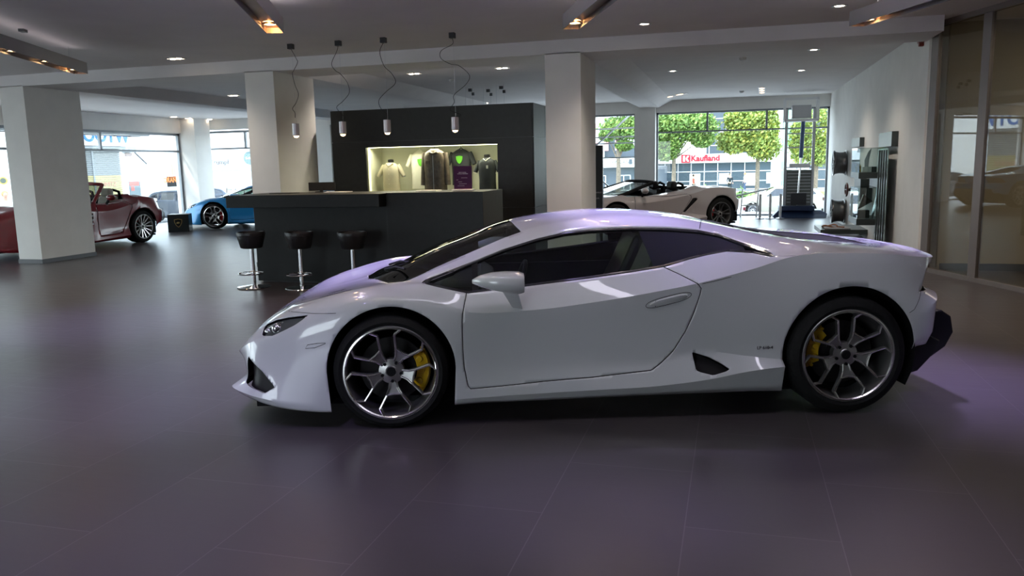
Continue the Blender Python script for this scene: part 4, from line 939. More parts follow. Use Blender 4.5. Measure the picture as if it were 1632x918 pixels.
# black cube with shield emblem by the blue car
e = empty('display_cube', (-13.52, 17.12, 0), R(28), label='black display cube with golden shield emblem beside the blue car', cat='display cube')
MB().box(-.25, .25, -.25, .25, .0, .44).build('body', mat('cube_black', (.02, .025, .025), .35), e, bevel=.005)
gold = mat('gold_emblem', (.45, .33, .12), .35, metal=.6)
def sh(s_, y_): return [(a*s_, y_, .23+b_*s_) for a, b_ in ((-1, .9), (0, 1.1), (1, .9), (.95, .1), (.55, -.75), (0, -1.25), (-.55, -.75), (-.95, .1))]
MB().prism(sh(.095, -.251), (0, -.003, 0)).build('emblem', gold, e); MB().prism(sh(.078, -.2545), (0, -.002, 0)).build('emblem_field', M['black'], e)
mb = MB(); mb.sphere((.0, -.257, .235), .022, 8, sc=(1.6, .25, .9)); mb.sphere((-.035, -.257, .225), .012, 8, sc=(1, .3, 1)); 
for dx, dz in ((-.02, -.03), (.0, -.035), (.03, -.03), (.045, .02)): mb.bar((dx*.7, -.257, .235), (dx, -.257, .235+dz), .008, .004)
mb.build('emblem_bull', gold, e, smooth=60)
# ------------------------------------------------------------------ the other cars in the showroom
def net_map(xm, zf, cab):
    """re-proportion the coupe lines into an open car. cab=(x0,x1) opening, z of belt via zf"""
    L = net_coupe(); o = []
    for i, ln in enumerate(L):
        q = []
        for j, (x, y, z) in enumerate(ln):
            if i >= 6 and 6 <= j <= 16:
                b = L[5][j]
                base = float(np.interp(j, [6, 8, 9, 14, 15, 16], [1, .90, .85, .95, 1, 1]))
                z5 = b[2]; zz = z5+(-.005*(i-5))+(.03 if j > 13 else 0)
                if j <= 8: zz = z5+.02-.002*(i-5)
                z = zz
                if j > 8 and i == 6: y = .70
            if i == 5 and 8 <= j <= 16: z = float(np.interp(x, [.22, 1.0, 1.8, 2.3], [.80, .80, .865, .935]))
            q.append((float(np.interp(x, xm[0], xm[1])), y, zf(z, x)))
        o.append(q)
    return o
def build_roadster(name, pm, loc, rz, xm, zf, wb, rims, style, label, feat, tyre=(.3275, .345), seatm=None, group=None):
    car = empty(name, loc, rz, label=label, cat='car', group=group)
    V, F = loft(net_map(xm, zf, None), 200, (2, 4, 5, 5, 5, 5, 3, 4, 4), CRE)
    bv = BVHTree.FromPolygons([(v[0], -v[1], v[2]) for v in V], F)
    def arch(V, cx_, cz, r):
        x, z = V[:, 0]-cx_, V[:, 2]-cz; return np.where(V[:, 1] > .45, np.where(z > 0, np.hypot(x, z)-r, np.abs(x)-r), .5)
    V, F = clip(V, F, arch(V, 0, tyre[0]+.01, tyre[0]+.04)); V, F = clip(V, F, arch(V, wb, tyre[1]+.01, tyre[1]+.045))
    cx0, cx1, cw = feat['cabin']
    hole = [(cx0, -.2), (cx0, cw-.06), (cx0+.08, cw), (cx1-.08, cw), (cx1, cw-.08), (cx1, -.2)]
    V, F = clip(V, F, np.where(V[:, 2] > .6, sdpoly(top(V), hole), .5))
    m_ = V[:, 1] > .6
    (dV, dF), (V, F) = cutout(V, F, sdpoly(side(V), feat['door']), .003, m_)
    (nV, nF), (V, F) = cutout(V, F, sdpoly(side(V), feat['intake']), 0, V[:, 1] > .3)
    (gV, gF), (V, F) = cutout(V, F, sdpoly(side(V), feat['gill']), 0, V[:, 1] > .6)
    (tV, tF), (V, F) = cutout(V, F, sdpoly(V[:, [1, 2]], feat['tail']), 0, V[:, 0] > wb+.5)
    halfmesh('body_shell', [(V, F, 0)], [pm, M['black']], car, thick=.012)
    for s in (-1, 1):
        d = halfmesh('door', [(dV, dF, 0)], [pm, M['black']], car, s, thick=.012)
        halfmesh('front_intake', [(nV, nF, 0)], M['mesh'], car, s, inward=.03)
        gl_ = halfmesh('side_intake', [(gV, gF, 0)], M['mesh'], car, s, inward=.03)
        halfmesh('tail_light', [(tV, tF, 0)], M['tail'], car, s, inward=.01)
        if feat.get('gillbars'):
            for z_ in feat['gillbars']:
                b_ = MB(); xs = [q[0] for q in feat['gill']]; b_.box(min(xs)+.03, max(xs)-.03, s*.93, s*.955, z_-.008, z_+.008); b_.build('chrome_bar', M['chrome'], gl_)
        mx, mz = feat['mirror']
        mi_ = MB().sphere((mx, s*1.0, mz), .085, 10, sc=(.8, 1.2, .72)).build('wing_mirror', pm, car, smooth=60)
        MB().bar((mx, s*.95, mz-.03), (mx+.02, s*.86, mz-.12), .04, .03).build('mirror_stalk', M['black'], mi_)
        # seats
        sx, sz = feat['seat']
        st = MB(); st.prism([(sx-.45, s*.36-.23, sz-.55), (sx-.45, s*.36-.23, sz-.42), (sx-.08, s*.36-.23, sz-.45), (sx+.08, s*.36-.23, sz), (sx+.16, s*.36-.23, sz), (sx+.14, s*.36-.23, sz-.55)], (0, .46, 0))
        so_ = st.build('seat', seatm or M['leather'], car, bevel=.05)
        MB().box(sx+.02, sx+.16, s*.36-.13, s*.36+.13, sz-.02, sz+.16).build('headrest', seatm or M['leather'], so_, bevel=.05)
    cab = MB(); cab.box(cx0-.15, cx1+.2, -.78, .78, .15, .28); cab.box(cx1-.02, cx1+.02, -cw, cw, .2, zf(.86, cx1)); cab.box(cx0-.02, cx0+.25, -cw, cw, .2, zf(.79, cx0))
    for s in (-1, 1): cab.box(cx0, cx1, s*cw, s*(cw+.02), .2, zf(.78, 1))
    cab.build('cabin_tub', M['black'], car)
    MB().box(-.75, wb+.5, -.78, .78, .12, .16).build('floor_pan', M['black'], car)
    for xc in (0, wb): MB().box(xc-.40, xc+.40, -.60, .60, .16, .66).build('wheel_arch_liner', M['black'], car)
    MB().box(wb+.38, wb+.60, -.72, .72, .16, .44).build('rear_diffuser', M['black'], car, bevel=.02)
    # windshield with frame
    (bx, bz), (tx, tz), wb_, wt_ = feat['ws']
    fr = MB(); n_ = 8
    bot = [(bx-.18*math.cos(a)+.0, wb_*math.sin(a), bz) for a in np.linspace(-PI/2, PI/2, n_+1)]; tp = [(tx-.10*math.cos(a), wt_*math.sin(a), tz+.03*math.cos(a)) for a in np.linspace(-PI/2, PI/2, n_+1)]
    fr.tube(tp, .034, 8); fr.tube([bot[0], tp[0]], .036, 8); fr.tube([bot[-1], tp[-1]], .036, 8); fo = fr.build('windshield_frame', feat['wsm'], car, smooth=50)
    g_ = MB(); g_.add(bot+tp, [(i, i+1, n_+2+i, n_+1+i) for i in range(n_)]); g_.build('windshield', M['shield'], car, smooth=60)
    MB().box(tx+.0, tx+.03, -.11, .11, tz-.06, tz-.01).build('rear_view_mirror', M['black'], car, bevel=.008)
    sx, sz = feat['seat']
    for s in (-1, 1):
        MB().tube([(sx+.28, s*.36-.17, sz-.10), (sx+.26, s*.36-.15, sz+.08), (sx+.26, s*.36, sz+.12), (sx+.26, s*.36+.15, sz+.08), (sx+.28, s*.36+.17, sz-.10)], .03, 8).build('roll_hoop', M['black'], car, smooth=50)
    fr_ = wheel_proto('wheel', tyre[0], .235, rr=feat.get('rr', .245), cal=(20, M['redcal']), style=style, bright=rims)
    rr_ = wheel_proto('wheel', tyre[1], .285, rr=feat.get('rr', .245), cal=(160, M['redcal']), style=style, bright=rims)
    for p_, xx, rad, yy in ((fr_, 0, tyre[0], .83), (rr_, wb, tyre[1], .80)):
        q = copy_tree(p_, car); p_.parent = car
        p_.location = (xx, -yy, rad); q.location = (xx, yy, rad); q.rotation_euler = (0, 0, PI)
    return car
# pearl grey open two-seater near the shop window
th = R(218); f_ = Vector((math.cos(th), math.sin(th), 0)); rwc = Vector((-.259, 17.6, 0)); rz = math.atan2(-f_.y, -f_.x)
nn_ = Vector((-math.sin(rz), math.cos(rz), 0))
M['gal_rim'] = mat('graphite_rim', (.10, .10, .11), .35, metal=.7)
gal = build_roadster('open_sports_car', M['paint_grey'], rwc+f_*2.56+nn_*.92, rz, ([-1.0, 0, .2, 2.62, 3.41], [-.90, 0, .2, 2.56, 3.30]),
    lambda z, x: z*float(np.interp(z, [0, .5, .9], [1, 1.0, .98])), 2.56, M['gal_rim'], 5,
    'pearl grey open-top sports car standing by the shop window', dict(cabin=(.50, 1.95, .66), door=[(.45, .80), (.43, .5), (.46, .22), (1.42, .27), (1.62, .45), (1.80, .735), (1.7, .80), (1.2, .76)],
    intake=[(-.86, .40), (-.90, .2), (-.70, .2), (-.66, .3)], gill=[(1.30, .655), (1.98, .72), (1.66, .42), (1.60, .42), (1.80, .67)], tail=[(.60, .70), (.60, .79), (.9, .79), (.9, .70)],
    mirror=(.62, .90), seat=(1.60, .90), ws=((.15, .79), (1.10, 1.05), .74, .54), wsm=M['black'], rr=.245))
# deep red long-nosed roadster on the left
rz = R(90)+R(2); f_ = Vector((-math.cos(rz), -math.sin(rz), 0)); nn_ = Vector((-math.sin(rz), math.cos(rz), 0)); rwc = Vector((-12.22, 14.32, 0))
# near side (towards the camera) is its local -Y side
rz = R(88); f_ = Vector((-math.cos(rz), -math.sin(rz), 0)); nn_ = Vector((-math.sin(rz), math.cos(rz), 0))
sls = build_roadster('red_roadster', M['paint_red'], rwc+f_*2.68+nn_*.95, rz, ([-1.0, 0, .22, .80, 1.8, 2.62, 3.41], [-.95, 0, 1.2, 1.75, 2.5, 2.68, 3.62]),
    lambda z, x: z*float(np.interp(x, [-1, -.5, .5, 3.4], [1.30, 1.16, 1.12, 1.03])) if z > .25 else z, 2.68, M['rimbright'], 7,
    'dark red long-nosed open roadster standing behind the left pillar', dict(cabin=(1.78, 2.52, .66), door=[(1.50, .88), (1.46, .6), (1.50, .24), (2.1, .27), (2.24, .45), (2.40, .80), (2.3, .90), (1.8, .86)],
    intake=[(-.95, .52), (-1.0, .30), (-.72, .28), (-.66, .42)], gill=[(1.0, .74), (1.36, .70), (1.32, .50), (1.16, .42), (1.08, .50)], gillbars=(.66, .58, .50), tail=[(.40, .72), (.40, .84), (.85, .84), (.85, .72)],
    mirror=(1.78, 1.0), seat=(2.25, 1.02), ws=((1.58, .90), (2.02, 1.26), .74, .58), wsm=M['paint_red'], rr=.25), seatm=mat('cream_leather', (.42, .40, .33), .5))
# blue coupe behind the bar
rz = R(12.3); nn_ = Vector((-math.sin(rz), math.cos(rz), 0))
blue = build_coupe(M['paint_blue'], Vector((-13.03, 17.82, 0))+nn_*.95, rz, 'bright blue two-door supercar half hidden behind the bar counter', 'car', cal=(2, 163, M['redcal']), ncol=200, rows=(2, 4, 5, 5, 5, 5, 3, 4, 4), badge=False)
# ------------------------------------------------------------------ street outside
_M = np.array([[r2.x, r2.y, r2.z], [d2.x, d2.y, d2.z], [fw.x, fw.y, fw.z]])
def ray_(u, v): return np.array([(u-816)/FPX, (v-459)/FPX, 1.])@_M
def PY(u, v, Y_): d = ray_(u, v); t_ = Y_/d[1]; return Vector((d[0]*t_, Y_, CAMH+d[2]*t_))
def PX(u, v, X_): d = ray_(u, v); t_ = X_/d[0]; return Vector((X_, d[1]*t_, CAMH+d[2]*t_))
def xy(a, b_): return min(a, b_), max(a, b_)
pave = mat('pavement', (.42, .40, .37), .8, noise=.15, nscale=2); road = mat('asphalt', (.20, .20, .21), .8, noise=.1, nscale=3)
def gz(x): return float(np.interp(x, [-17.5, -12], [-.8, -1.4]))
mb = MB(); xs_ = [-120, -17.5, -12, 120]
ys_ = [-60, 22.6, 33, 47, 140]
vs = [(x_, y_, gz(x_)) for y_ in ys_ for x_ in xs_]; n4 = 4
mb.add(vs, [(r_*4+c_, r_*4+c_+1, (r_+1)*4+c_+1, (r_+1)*4+c_) for r_ in range(4) for c_ in range(3) if not (r_ == 0 and c_ > 0)])
mb.m = [1 if 47 > mb.v[f_[0]][1] >= 33 else 0 for f_ in mb.f]
mb.build('ground', [pave, road], kind='structure')
MB().box(-17, 9, 22.42, 22.6, -1.6, -.02).box(-17.2, -16.8, -6, 22.6, -1.2, -.02).box(-17, 9, 22.4, 24.2, -.3, -.02).build('wall_plinth', pave, kind='structure')
MB().box(-7, 12, 60, 74, -1.42, -1.33).build('ground_lawn', mat('lawn', (.16, .34, .04), .9, noise=.3, nscale=1.5), kind='structure')

dk = mat('slate_cladding', (.065, .085, .105), .4); wh = mat('white_render', (.85, .86, .86), .7); gl2 = mat('shop_glazing', (.06, .085, .105), .15)
wm = mat('white_mullions', (.7, .72, .74), .5); redt = mat('red_lettering', (.75, .012, .03), .5); pink = mat('pale_red_stripes', (.62, .28, .28), .7)
# supermarket
e = empty('supermarket_building', (0, 86, -1.5), label='low dark glazed supermarket with a white fascia and red lettering across the street', cat='building')
mb = MB(); mb.box(-8.6, 22, 0, 14, -.3, 2.8); mb.build('ground_floor', gl2, e)
mb = MB(); 
for k in range(16): mb.box(-8.4+k*1.35-.04, -8.4+k*1.35+.04, -.06, 0, -.2, 2.75)
for z_ in (.9, 1.9): mb.box(-8.6, 13.5, -.06, 0, z_-.04, z_+.04)
mb.build('mullions', wm, e)
MB().box(-8.7, 5.0, -.5, 0, 2.8, 3.72).box(5, 22, -.2, 0, 2.8, 3.2).build('fascia', wh, e)
MB().box(-2.9, 22, 2, 14, 3.2, 8.6).build('upper_block', dk, e)
mb = MB()
for k in range(14): mb.box(-2.6+k*1.7-.04, -2.6+k*1.7+.04, 1.94, 2, 3.2, 8.6)
for z_ in (4.6, 6.0, 7.4): mb.box(-2.9, 22, 1.94, 2, z_-.04, z_+.04)
mb.build('cladding_joints', wm, e)
for k in range(5): MB().box(-1.8+k*2.6, -.6+k*2.6, 1.9, 2, 4.9, 5.8).build('upper_window', wm, e)
a_ = PY(1087, 256, 85.4); b_ = PY(1099, 254, 85.4)
text_mesh('sign_text', 'Kaufland', .84, redt, Matrix.Translation((float((PY(1124, 254, 85.4)).x), -.56, 3.27)) @ RX90, e, .03, bold=.03)
mb = MB(); xk = float(PY(1093, 254, 85.4).x); mb.box(xk-.46, xk+.46, -.56, -.52, 2.85, 3.70); mb.build('logo_square', redt, e)
mb = MB(); mb.box(xk-.28, xk-.08, -.60, -.565, 2.98, 3.57); mb.prism([(xk-.02, -.60, 3.28), (xk+.14, -.60, 3.57), (xk+.34, -.60, 3.57), (xk+.16, -.60, 3.28), (xk+.34, -.60, 2.98), (xk+.14, -.60, 2.98)], (0, .03, 0)); mb.build('logo_letter', wh, e)
for k, x_ in enumerate((-4.5, -1.5, 1.0, 3.2)): MB().box(x_, x_+1.1, -.12, -.02, .4+.2*(k % 2), 1.7).build('shop_poster', wh, e)
# office building on the left of it
e = empty('office_building', (-14, 72, -1.5), label='grey and white office block with small white windows left of the supermarket', cat='building')
def Lx(u): return float(PY(u, 250, 72).x)+14
MB().box(-14, Lx(1046), 0, 12, 0, 2.6).build('ground_floor', dk, e); MB().box(-14, Lx(1046), -.6, 0, 2.6, 3.5).build('canopy_band', wh, e)
MB().box(Lx(962), Lx(1030), .6, 12, 3.5, 7.0).build('dark_storey', dk, e); MB().box(-14, Lx(962), .2, 12, 3.5, 8.8).build('white_wing', wh, e)
for k in range(4):
    for j in range(3): MB().box(Lx(930)+k*.95, Lx(930)+k*.95+.35, .12, .2, 4.1+j*1.5, 5.0+j*1.5).build('red_panel', pink, e)
for u in (990, 1008): MB().box(Lx(u), Lx(u)+.9, .5, .6, 4.3, 5.4).build('upper_window', wh, e)
for u in (944, 983):
    w1 = MB(); x0 = Lx(u); w1.box(x0, x0+1.25, -.06, 0, .5, 1.9); wo = w1.build('window', gl2, e)
    w2 = MB(); 
    for q in (0, .6, 1.19): w2.box(x0+q, x0+q+.07, -.1, -.06, .5, 1.9)
    for q in (.5, 1.17, 1.84): w2.box(x0, x0+1.25, -.1, -.06, q, q+.07)
    w2.build('window_bars', wh, wo)
text_mesh('sign_text', 'EINGANG', .42, dk, Matrix.Translation((Lx(993), -.62, 3.05)) @ RX90, e, .01)
MB().box(Lx(1004), Lx(1009), -.64, -.61, 2.85, 3.3).build('logo_plate', dk, e)
# steel trusses outside the second window
e = empty('steel_bracing', (-3.2, 23.6, -.02), label='pale steel cross bars and diagonals right outside the narrow window', cat='steel frame')
def rel(p_): return Vector(p_)-Vector((-3.2, 23.6, -.02))
for v0, v1 in ((207, 203), (220, 217), (230, 227), (252.5, 250.5)):
    MB().bar(rel(PY(935, v0, 23.6)), rel(PY(1018, v1, 23.6)), .04).build('cross_bar', M['alu'], e)
MB().bar(rel(PY(940, 241, 23.5)), rel(PY(1003, 184, 23.5)), .045).build('diagonal_bar', M['alu'], e)
MB().bar(rel(PY(938, 270, 23.5)), rel(PY(990, 314, 23.5)), .045).build('diagonal_bar', M['alu'], e)
for u in (934, 1019): MB().bar(rel((PY(u, 175, 23.6).x, 23.6, -.02)), rel(PY(u, 175, 23.6)), .05).build('upright', M['alu'], e)
# pylons
for u0, u1, v1, Y_, m_, lb, gp_ in ((1228, 1245, 292, 58, wh, 'thick white pylon left of the green one', 'white pylons'), (1270, 1289, 292, 56, wh, 'thick white pylon behind the mast lift', 'white pylons'), (1246, 1261, 290, 60, mat('green_glass', (.25, .50, .36), .4), 'pale green column between the two white pylons', 'green column')):
    a_, b_ = PY(u0, v1, Y_), PY(u1, v1, Y_); r_ = (b_.x-a_.x)/2
    tag(MB().cyl(((a_.x+b_.x)/2, Y_, -1.4), ((a_.x+b_.x)/2, Y_, 9), r_, 24).build('pylon', m_, smooth=40), lb, 'column', gp_)
tag(MB().bar(PY(1252, 252, 59.58), PY(1270, 252, 59.58), .06, 1.6).build('white_board', wh), 'white notice board on the green column', 'board')

# trees
def leafmat(n_, c): return mat(n_, c, .6, noise=.35, nscale=1.2)
lf = [leafmat('leaf_green', (.14, .25, .055)), leafmat('leaf_lime', (.23, .32, .07)), leafmat('leaf_yellow', (.34, .36, .065)), leafmat('leaf_deep', (.10, .26, .07))]
bark = mat('bark', (.18, .15, .11), .9, noise=.3, nscale=10)
def tree(u, Y_, blobs, m_, label, seed=1, lsz=.30, nleaf=2600, trunk=.16):
    base = PY(u, 300, Y_); random.seed(seed); bx = base.x; gz_ = gz(bx)
    e = empty('street_tree', (bx, Y_, gz_), label=label, cat='tree', group='street trees')
    mb = MB(); zc = sum(b_[1] for b_ in blobs)/len(blobs)
    P_ = []
    for (du, v_, ru, rv) in blobs:
        c = PY(u+du, v_, Y_); r1 = ru*Y_*1.03/FPX; r3 = rv*Y_*1.03/FPX; P_.append((c.x-bx, c.z-gz_, r1, r3))
    for _ in range(nleaf):
        cx_, cz_, r1, r3 = random.choice(P_)
        while True:
            a, b2, c2 = random.uniform(-1, 1), random.uniform(-1, 1), random.uniform(-1, 1); q = a*a+b2*b2+c2*c2
            if .25 < q < 1: break
        fz = random.uniform(.86, 1.1); a, b2, c2 = a*fz, b2*fz, c2*fz
        p_ = Vector((cx_+a*r1, b2*r1, cz_+c2*r3)); s_ = lsz*random.uniform(.5, 1.1)
        n_ = Vector((random.gauss(0, 1), random.gauss(0, 1), random.gauss(0, 1)+.8)).normalized(); t_ = n_.orthogonal().normalized(); b3 = n_.cross(t_)
        mb.add([p_+t_*s_, p_+b3*s_*.6, p_-t_*s_, p_-b3*s_*.6], [(0, 1, 2, 3)], 0 if random.random() < .7 else 1)
    mb.build('foliage', m_, e, recalc=False)
    t_ = MB(); zt = P_[0][1]; t_.tube([(0, 0, 0), (.03, 0, zt*.5), (0, 0, zt)], [trunk, trunk*.8, trunk*.5], 10)
    for cx_, cz_, r1, r3 in P_: t_.tube([(0, 0, zt*.62), (cx_*.5, .1, (zt*.62+cz_)/2), (cx_, 0, cz_)], [trunk*.35, trunk*.22, trunk*.08], 7)
    t_.build('trunk', bark, e, smooth=60)
tree(1073, 50, [(-4, 206, 34, 30), (-12, 235, 24, 20), (38, 203, 32, 22), (46, 221, 18, 13), (10, 195, 46, 20)], [lf[0], lf[1]], 'street tree with round green crown left of the lettered fascia', 1, .125, 16000)
tree(1206, 52, [(-10, 205, 36, 32), (-36, 225, 26, 18), (10, 232, 26, 22), (-20, 190, 30, 18), (14, 200, 20, 28)], [lf[1], lf[2]], 'yellow-green street tree right of the lettered fascia', 2, .125, 16000)
tree(1299, 54, [(2, 205, 30, 34), (-22, 225, 18, 34), (10, 240, 24, 22)], [lf[1], lf[2]], 'yellow-green tree behind the mast lift', 3, .125, 9000)
tree(985, 46, [(-4, 205, 26, 18), (18, 200, 18, 24), (-18, 215, 12, 10), (10, 232, 14, 8)], [lf[0], lf[1]], 'tree crown seen through the narrow braced window', 4, .11, 6000)
tree(498, 36, [(0, 225, 26, 30), (4, 262, 28, 26), (-6, 292, 26, 20)], [lf[0], lf[3]], 'green tree seen between the middle pillar and the display wall', 5, .10, 9000)
# hedge and low plants by the lawn
for u, v_, w_, lb in ((1183, 297, 10, 'low shrub on the lawn right of the standing person'), (1122, 297, 16, 'low shrub on the lawn below the lettering')):
    random.seed(u); c = PY(u, v_, 58); mb = MB()
    for _ in range(500):
        p_ = Vector((c.x+random.gauss(0, w_*58/FPX*.45), 58+random.gauss(0, .3), -1.33+abs(random.gauss(0, .30)))); s_ = .14; t_ = Vector((random.gauss(0, 1), random.gauss(0, 1), random.gauss(0, 1))).normalized(); b3 = t_.orthogonal().normalized()
        mb.add([p_+t_*s_, p_+b3*s_*.5, p_-t_*s_, p_-b3*s_*.5], [(0, 1, 2, 3)])
    tag(mb.build('shrub', lf[0], recalc=False), lb, 'shrub', 'low shrubs on the lawn')
rl = MB(); 
for k in range(9): rl.box(-3.0+k*1.5-.05, -3.0+k*1.5+.05, 53, 53.1, -1.42, -.35)
rl.box(-3.4, 9.6, 53, 53.1, -.45, -.35); tag(rl.build('railing', M['frame']), 'low grey railing along the lawn', 'railing')

# parked cars outside: simple lofted hatchbacks
def net_hatch(h=1.5, nose=.75):
    x = [-.85, -.80, -.62, -.35, 0, .45, .85, 1.3, 1.9, 2.5, 2.9, 3.2, 3.36, 3.42]
    hw = [0, .60, .80, .86, .88, .88, .88, .88, .88, .87, .84, .76, .62, 0]
    low = [.22]*14; mid = [.45]*14; belt = [.62, .66, .72, .78, .84, .90, .92, .94, .97, .99, .98, .95, .90, .88]
    roof = [.64, .69, .77, .84, .92, 1.10, 1.34, h-.02, h, h-.04, h-.14, 1.12, .94, .90]
    L = [[(x[j], hw[j], low[j]) for j in range(14)], [(x[j], hw[j]*1.01, mid[j]) for j in range(14)], [(x[j], hw[j]*.98, belt[j]) for j in range(14)],
         [(x[j], hw[j]*(.90 if j < 5 or j > 11 else .74), belt[j]+(roof[j]-belt[j])*.90) for j in range(14)], [(x[j], hw[j]*.4, roof[j]) for j in range(14)], [(x[j], 0, roof[j]+.01) for j in range(14)]]
    return L
def hatch(loc, rz, pm, label, sc=1.0, h=1.5):
    car = empty('parked_car', loc, rz, label=label, cat='car', group='cars parked in the street'); car.scale = (sc,)*3
    V, F = loft(net_hatch(h), 90, (4, 5, 4, 4, 3), [[.8]*14, [.2]*14, [.9]*14, [.4]*14, [0]*14, [0]*14])
    def arch(V, c_): x_, z_ = V[:, 0]-c_, V[:, 2]-.32; return np.where(V[:, 1] > .4, np.hypot(x_, z_)-.37, .5)
    V, F = clip(V, F, arch(V, 0)); V, F = clip(V, F, arch(V, 2.6))
    win = [(.62, .97), (1.05, h-.13), (2.45, h-.14), (2.86, h-.28), (3.0, 1.05), (1.6, 1.0)]
    (gV, gF), (V, F) = cutout(V, F, sdpoly(side(V), win), 0, V[:, 1] > .45)
    ws = [(.50, -.1), (.50, .62), (1.02, .50), (1.08, -.1)]
    (wV, wF), (V, F) = cutout(V, F, sdpoly(top(V), ws), 0, V[:, 2] > .95)
    halfmesh('body_shell', [(V, F, 0)], [pm, M['black']], car, thick=.01); halfmesh('windshield', [(wV, wF, 0)], M['privacy'], car)
    for s in (-1, 1):
        halfmesh('side_window', [(gV, gF, 0)], M['privacy'], car, s, inward=.01)
        MB().box(1.62, 1.70, s*.64, s*.875, .98, h-.16).build('window_pillar', pm, car)
        MB().box(-.74, -.56, s*.50, s*.80, .60, .72).build('headlight', M['chrome'], car, bevel=.02)
        MB().box(3.30, 3.40, s*.48, s*.76, .74, .90).build('tail_light', M['tail'], car, bevel=.02)
        MB().sphere((.78, s*.96, 1.0), .09, 8, sc=(.6, 1, .8)).build('wing_mirror', pm, car, smooth=60)
    MB().box(-.8, 3.3, -.75, .75, .18, .35).build('floor_pan', M['black'], car)
    w0 = wheel_proto('wheel', .31, .20, rr=.215, style=7, bright=M['alu'], detail=False)
    for xx, s in ((0, -1), (0, 1), (2.6, -1), (2.6, 1)):
        q = w0 if (xx == 0 and s == -1) else copy_tree(w0, car); q.parent = car; q.location = (xx, s*.77, .31); q.rotation_euler = (0, 0, 0 if s < 0 else PI)
    return car
def at_ground(u, Y_):
    p_ = PY(u, 300, Y_); return Vector((p_.x, Y_, gz(p_.x)))
M['p_silver'] = paint('champagne_paint', (.34, .32, .26), .3); M['p_white'] = paint('plain_white_paint', (.75, .77, .78)); M['p_dark'] = paint('dark_blue_paint', (.03, .04, .06), .3)
hatch(at_ground(1197, 43.5), R(6), M['p_silver'], 'champagne coloured estate car parked across the street behind the mast lift', 1.05, 1.45)
hatch(at_ground(1062, 36), R(8), M['p_white'], 'white car parked in the street behind the pearl grey convertible', .98)
hatch(at_ground(346, 33), R(195), M['p_dark'], 'dark car parked outside behind the blue supercar', 1.0)
pL = PX(281, 322, -33); hatch((pL.x, pL.y, -.8), R(40), M['p_dark'], 'dark car parked by the pale facade seen left of the corner pier', .9)

# people outside
skin = mat('skin', (.50, .30, .22), .6); hair_m = mat('dark_hair', (.03, .02, .015), .8); hair_b = mat('blond_hair', (.35, .22, .10), .8)
def person(loc, rz, top_m, leg_m, hm, label, hgt=1.74, stride=.12, armb=.1):
    e = empty('person', loc, rz, label=label, cat='person', group='people walking outside'); k = hgt/1.75
    def skinned(name, pts, edges, rad, mtl, par=e, sub=1):
        me = bpy.data.meshes.new(name); me.from_pydata([tuple(c*k for c in p_) for p_ in pts], edges, []); me.materials.append(mtl)
        o = bpy.data.objects.new(name, me); C.objects.link(o); o.parent = par
        s_ = o.modifiers.new('skin', 'SKIN'); s_.use_smooth_shade = True
        for v_, r_ in zip(me.skin_vertices[0].data, rad): v_.radius = (r_[0]*k, r_[1]*k) if isinstance(r_, tuple) else (r_*k, r_*k)
        me.skin_vertices[0].data[0].use_root = True
        u_ = o.modifiers.new('subdivision', 'SUBSURF'); u_.levels = u_.render_levels = sub; return o
    P_ = [(0, 0, .96), (0, 0, 1.18), (0, 0, 1.40), (0, -.01, 1.50), (0, -.02, 1.58), (0, -.03, 1.70)]
    E_ = [(0, 1), (1, 2), (2, 3), (3, 4), (4, 5)]; R_ = [(.09, .07), (.09, .07), (.11, .07), .055, .075, .075]
    for s in (-1, 1):
        i = len(P_); st = s*stride
        P_ += [(s*.09, 0, .88), (s*.10, -st*.6-.02, .50), (s*.10, -st+.02, .10), (s*.10, -st-.12, .04)]; E_ += [(0, i), (i, i+1), (i+1, i+2), (i+2, i+3)]; R_ += [.085, .055, .04, .035]
        i = len(P_)
        P_ += [(s*.20, 0, 1.40), (s*.25, .02, 1.13), (s*.24, -armb, .90), (s*.235, -armb-.03, .80)]; E_ += [(2, i), (i, i+1), (i+1, i+2), (i+2, i+3)]; R_ += [.055, .042, .03, .028]
    skinned('body', P_, E_, R_, skin)
    sh_ = [(0, 0, .94), (0, 0, 1.18), (0, 0, 1.40), (0, 0, 1.46)]; sE = [(0, 1), (1, 2), (2, 3)]; sR = [(.16, .125), (.145, .115), (.175, .12), .07]
    for s in (-1, 1):
        i = len(sh_); sh_ += [(s*.20, 0, 1.40), (s*.25, .02, 1.13), (s*.24, -armb*.8, .95)]; sE += [(2, i), (i, i+1), (i+1, i+2)]; sR += [.068, .056, .046]
    skinned('shirt', sh_, sE, sR, top_m)
    t_ = [(0, 0, .96)]; tE = []; tR = [(.15, .115)]
    for s in (-1, 1):
        i = len(t_); st = s*stride; t_ += [(s*.09, 0, .86), (s*.10, -st*.6-.02, .50), (s*.10, -st+.02, .12)]; tE += [(0, i), (i, i+1), (i+1, i+2)]; tR += [.10, .072, .058]
    skinned('trousers', t_, tE, tR, leg_m)
    MB().sphere((0, .005*k, 1.69*k), .105*k, 12, sc=(.92, 1.05, 1.05)).build('hair', hm, e, smooth=60)
    f_ = MB(); f_.sphere((0, -.075*k, 1.66*k), .07*k, 10, sc=(.9, .6, 1.25)); f_.sphere((0, -.122*k, 1.655*k), .014, 6, sc=(.8, 1, 1.5)); f_.build('face', skin, e, smooth=60)
    return e
navy = mat('navy_cloth', (.015, .02, .035), .8); ltb = mat('light_blue_cloth', (.55, .62, .72), .8); wc = mat('white_cloth', (.7, .7, .68), .8); jean = mat('denim', (.05, .08, .15), .8); rdc = mat('red_cloth', (.4, .08, .06), .8)
p_ = at_ground(1163, 74); person(p_, R(20), navy, navy, hair_m, 'person in a dark jacket standing on the far pavement right of the lettering')
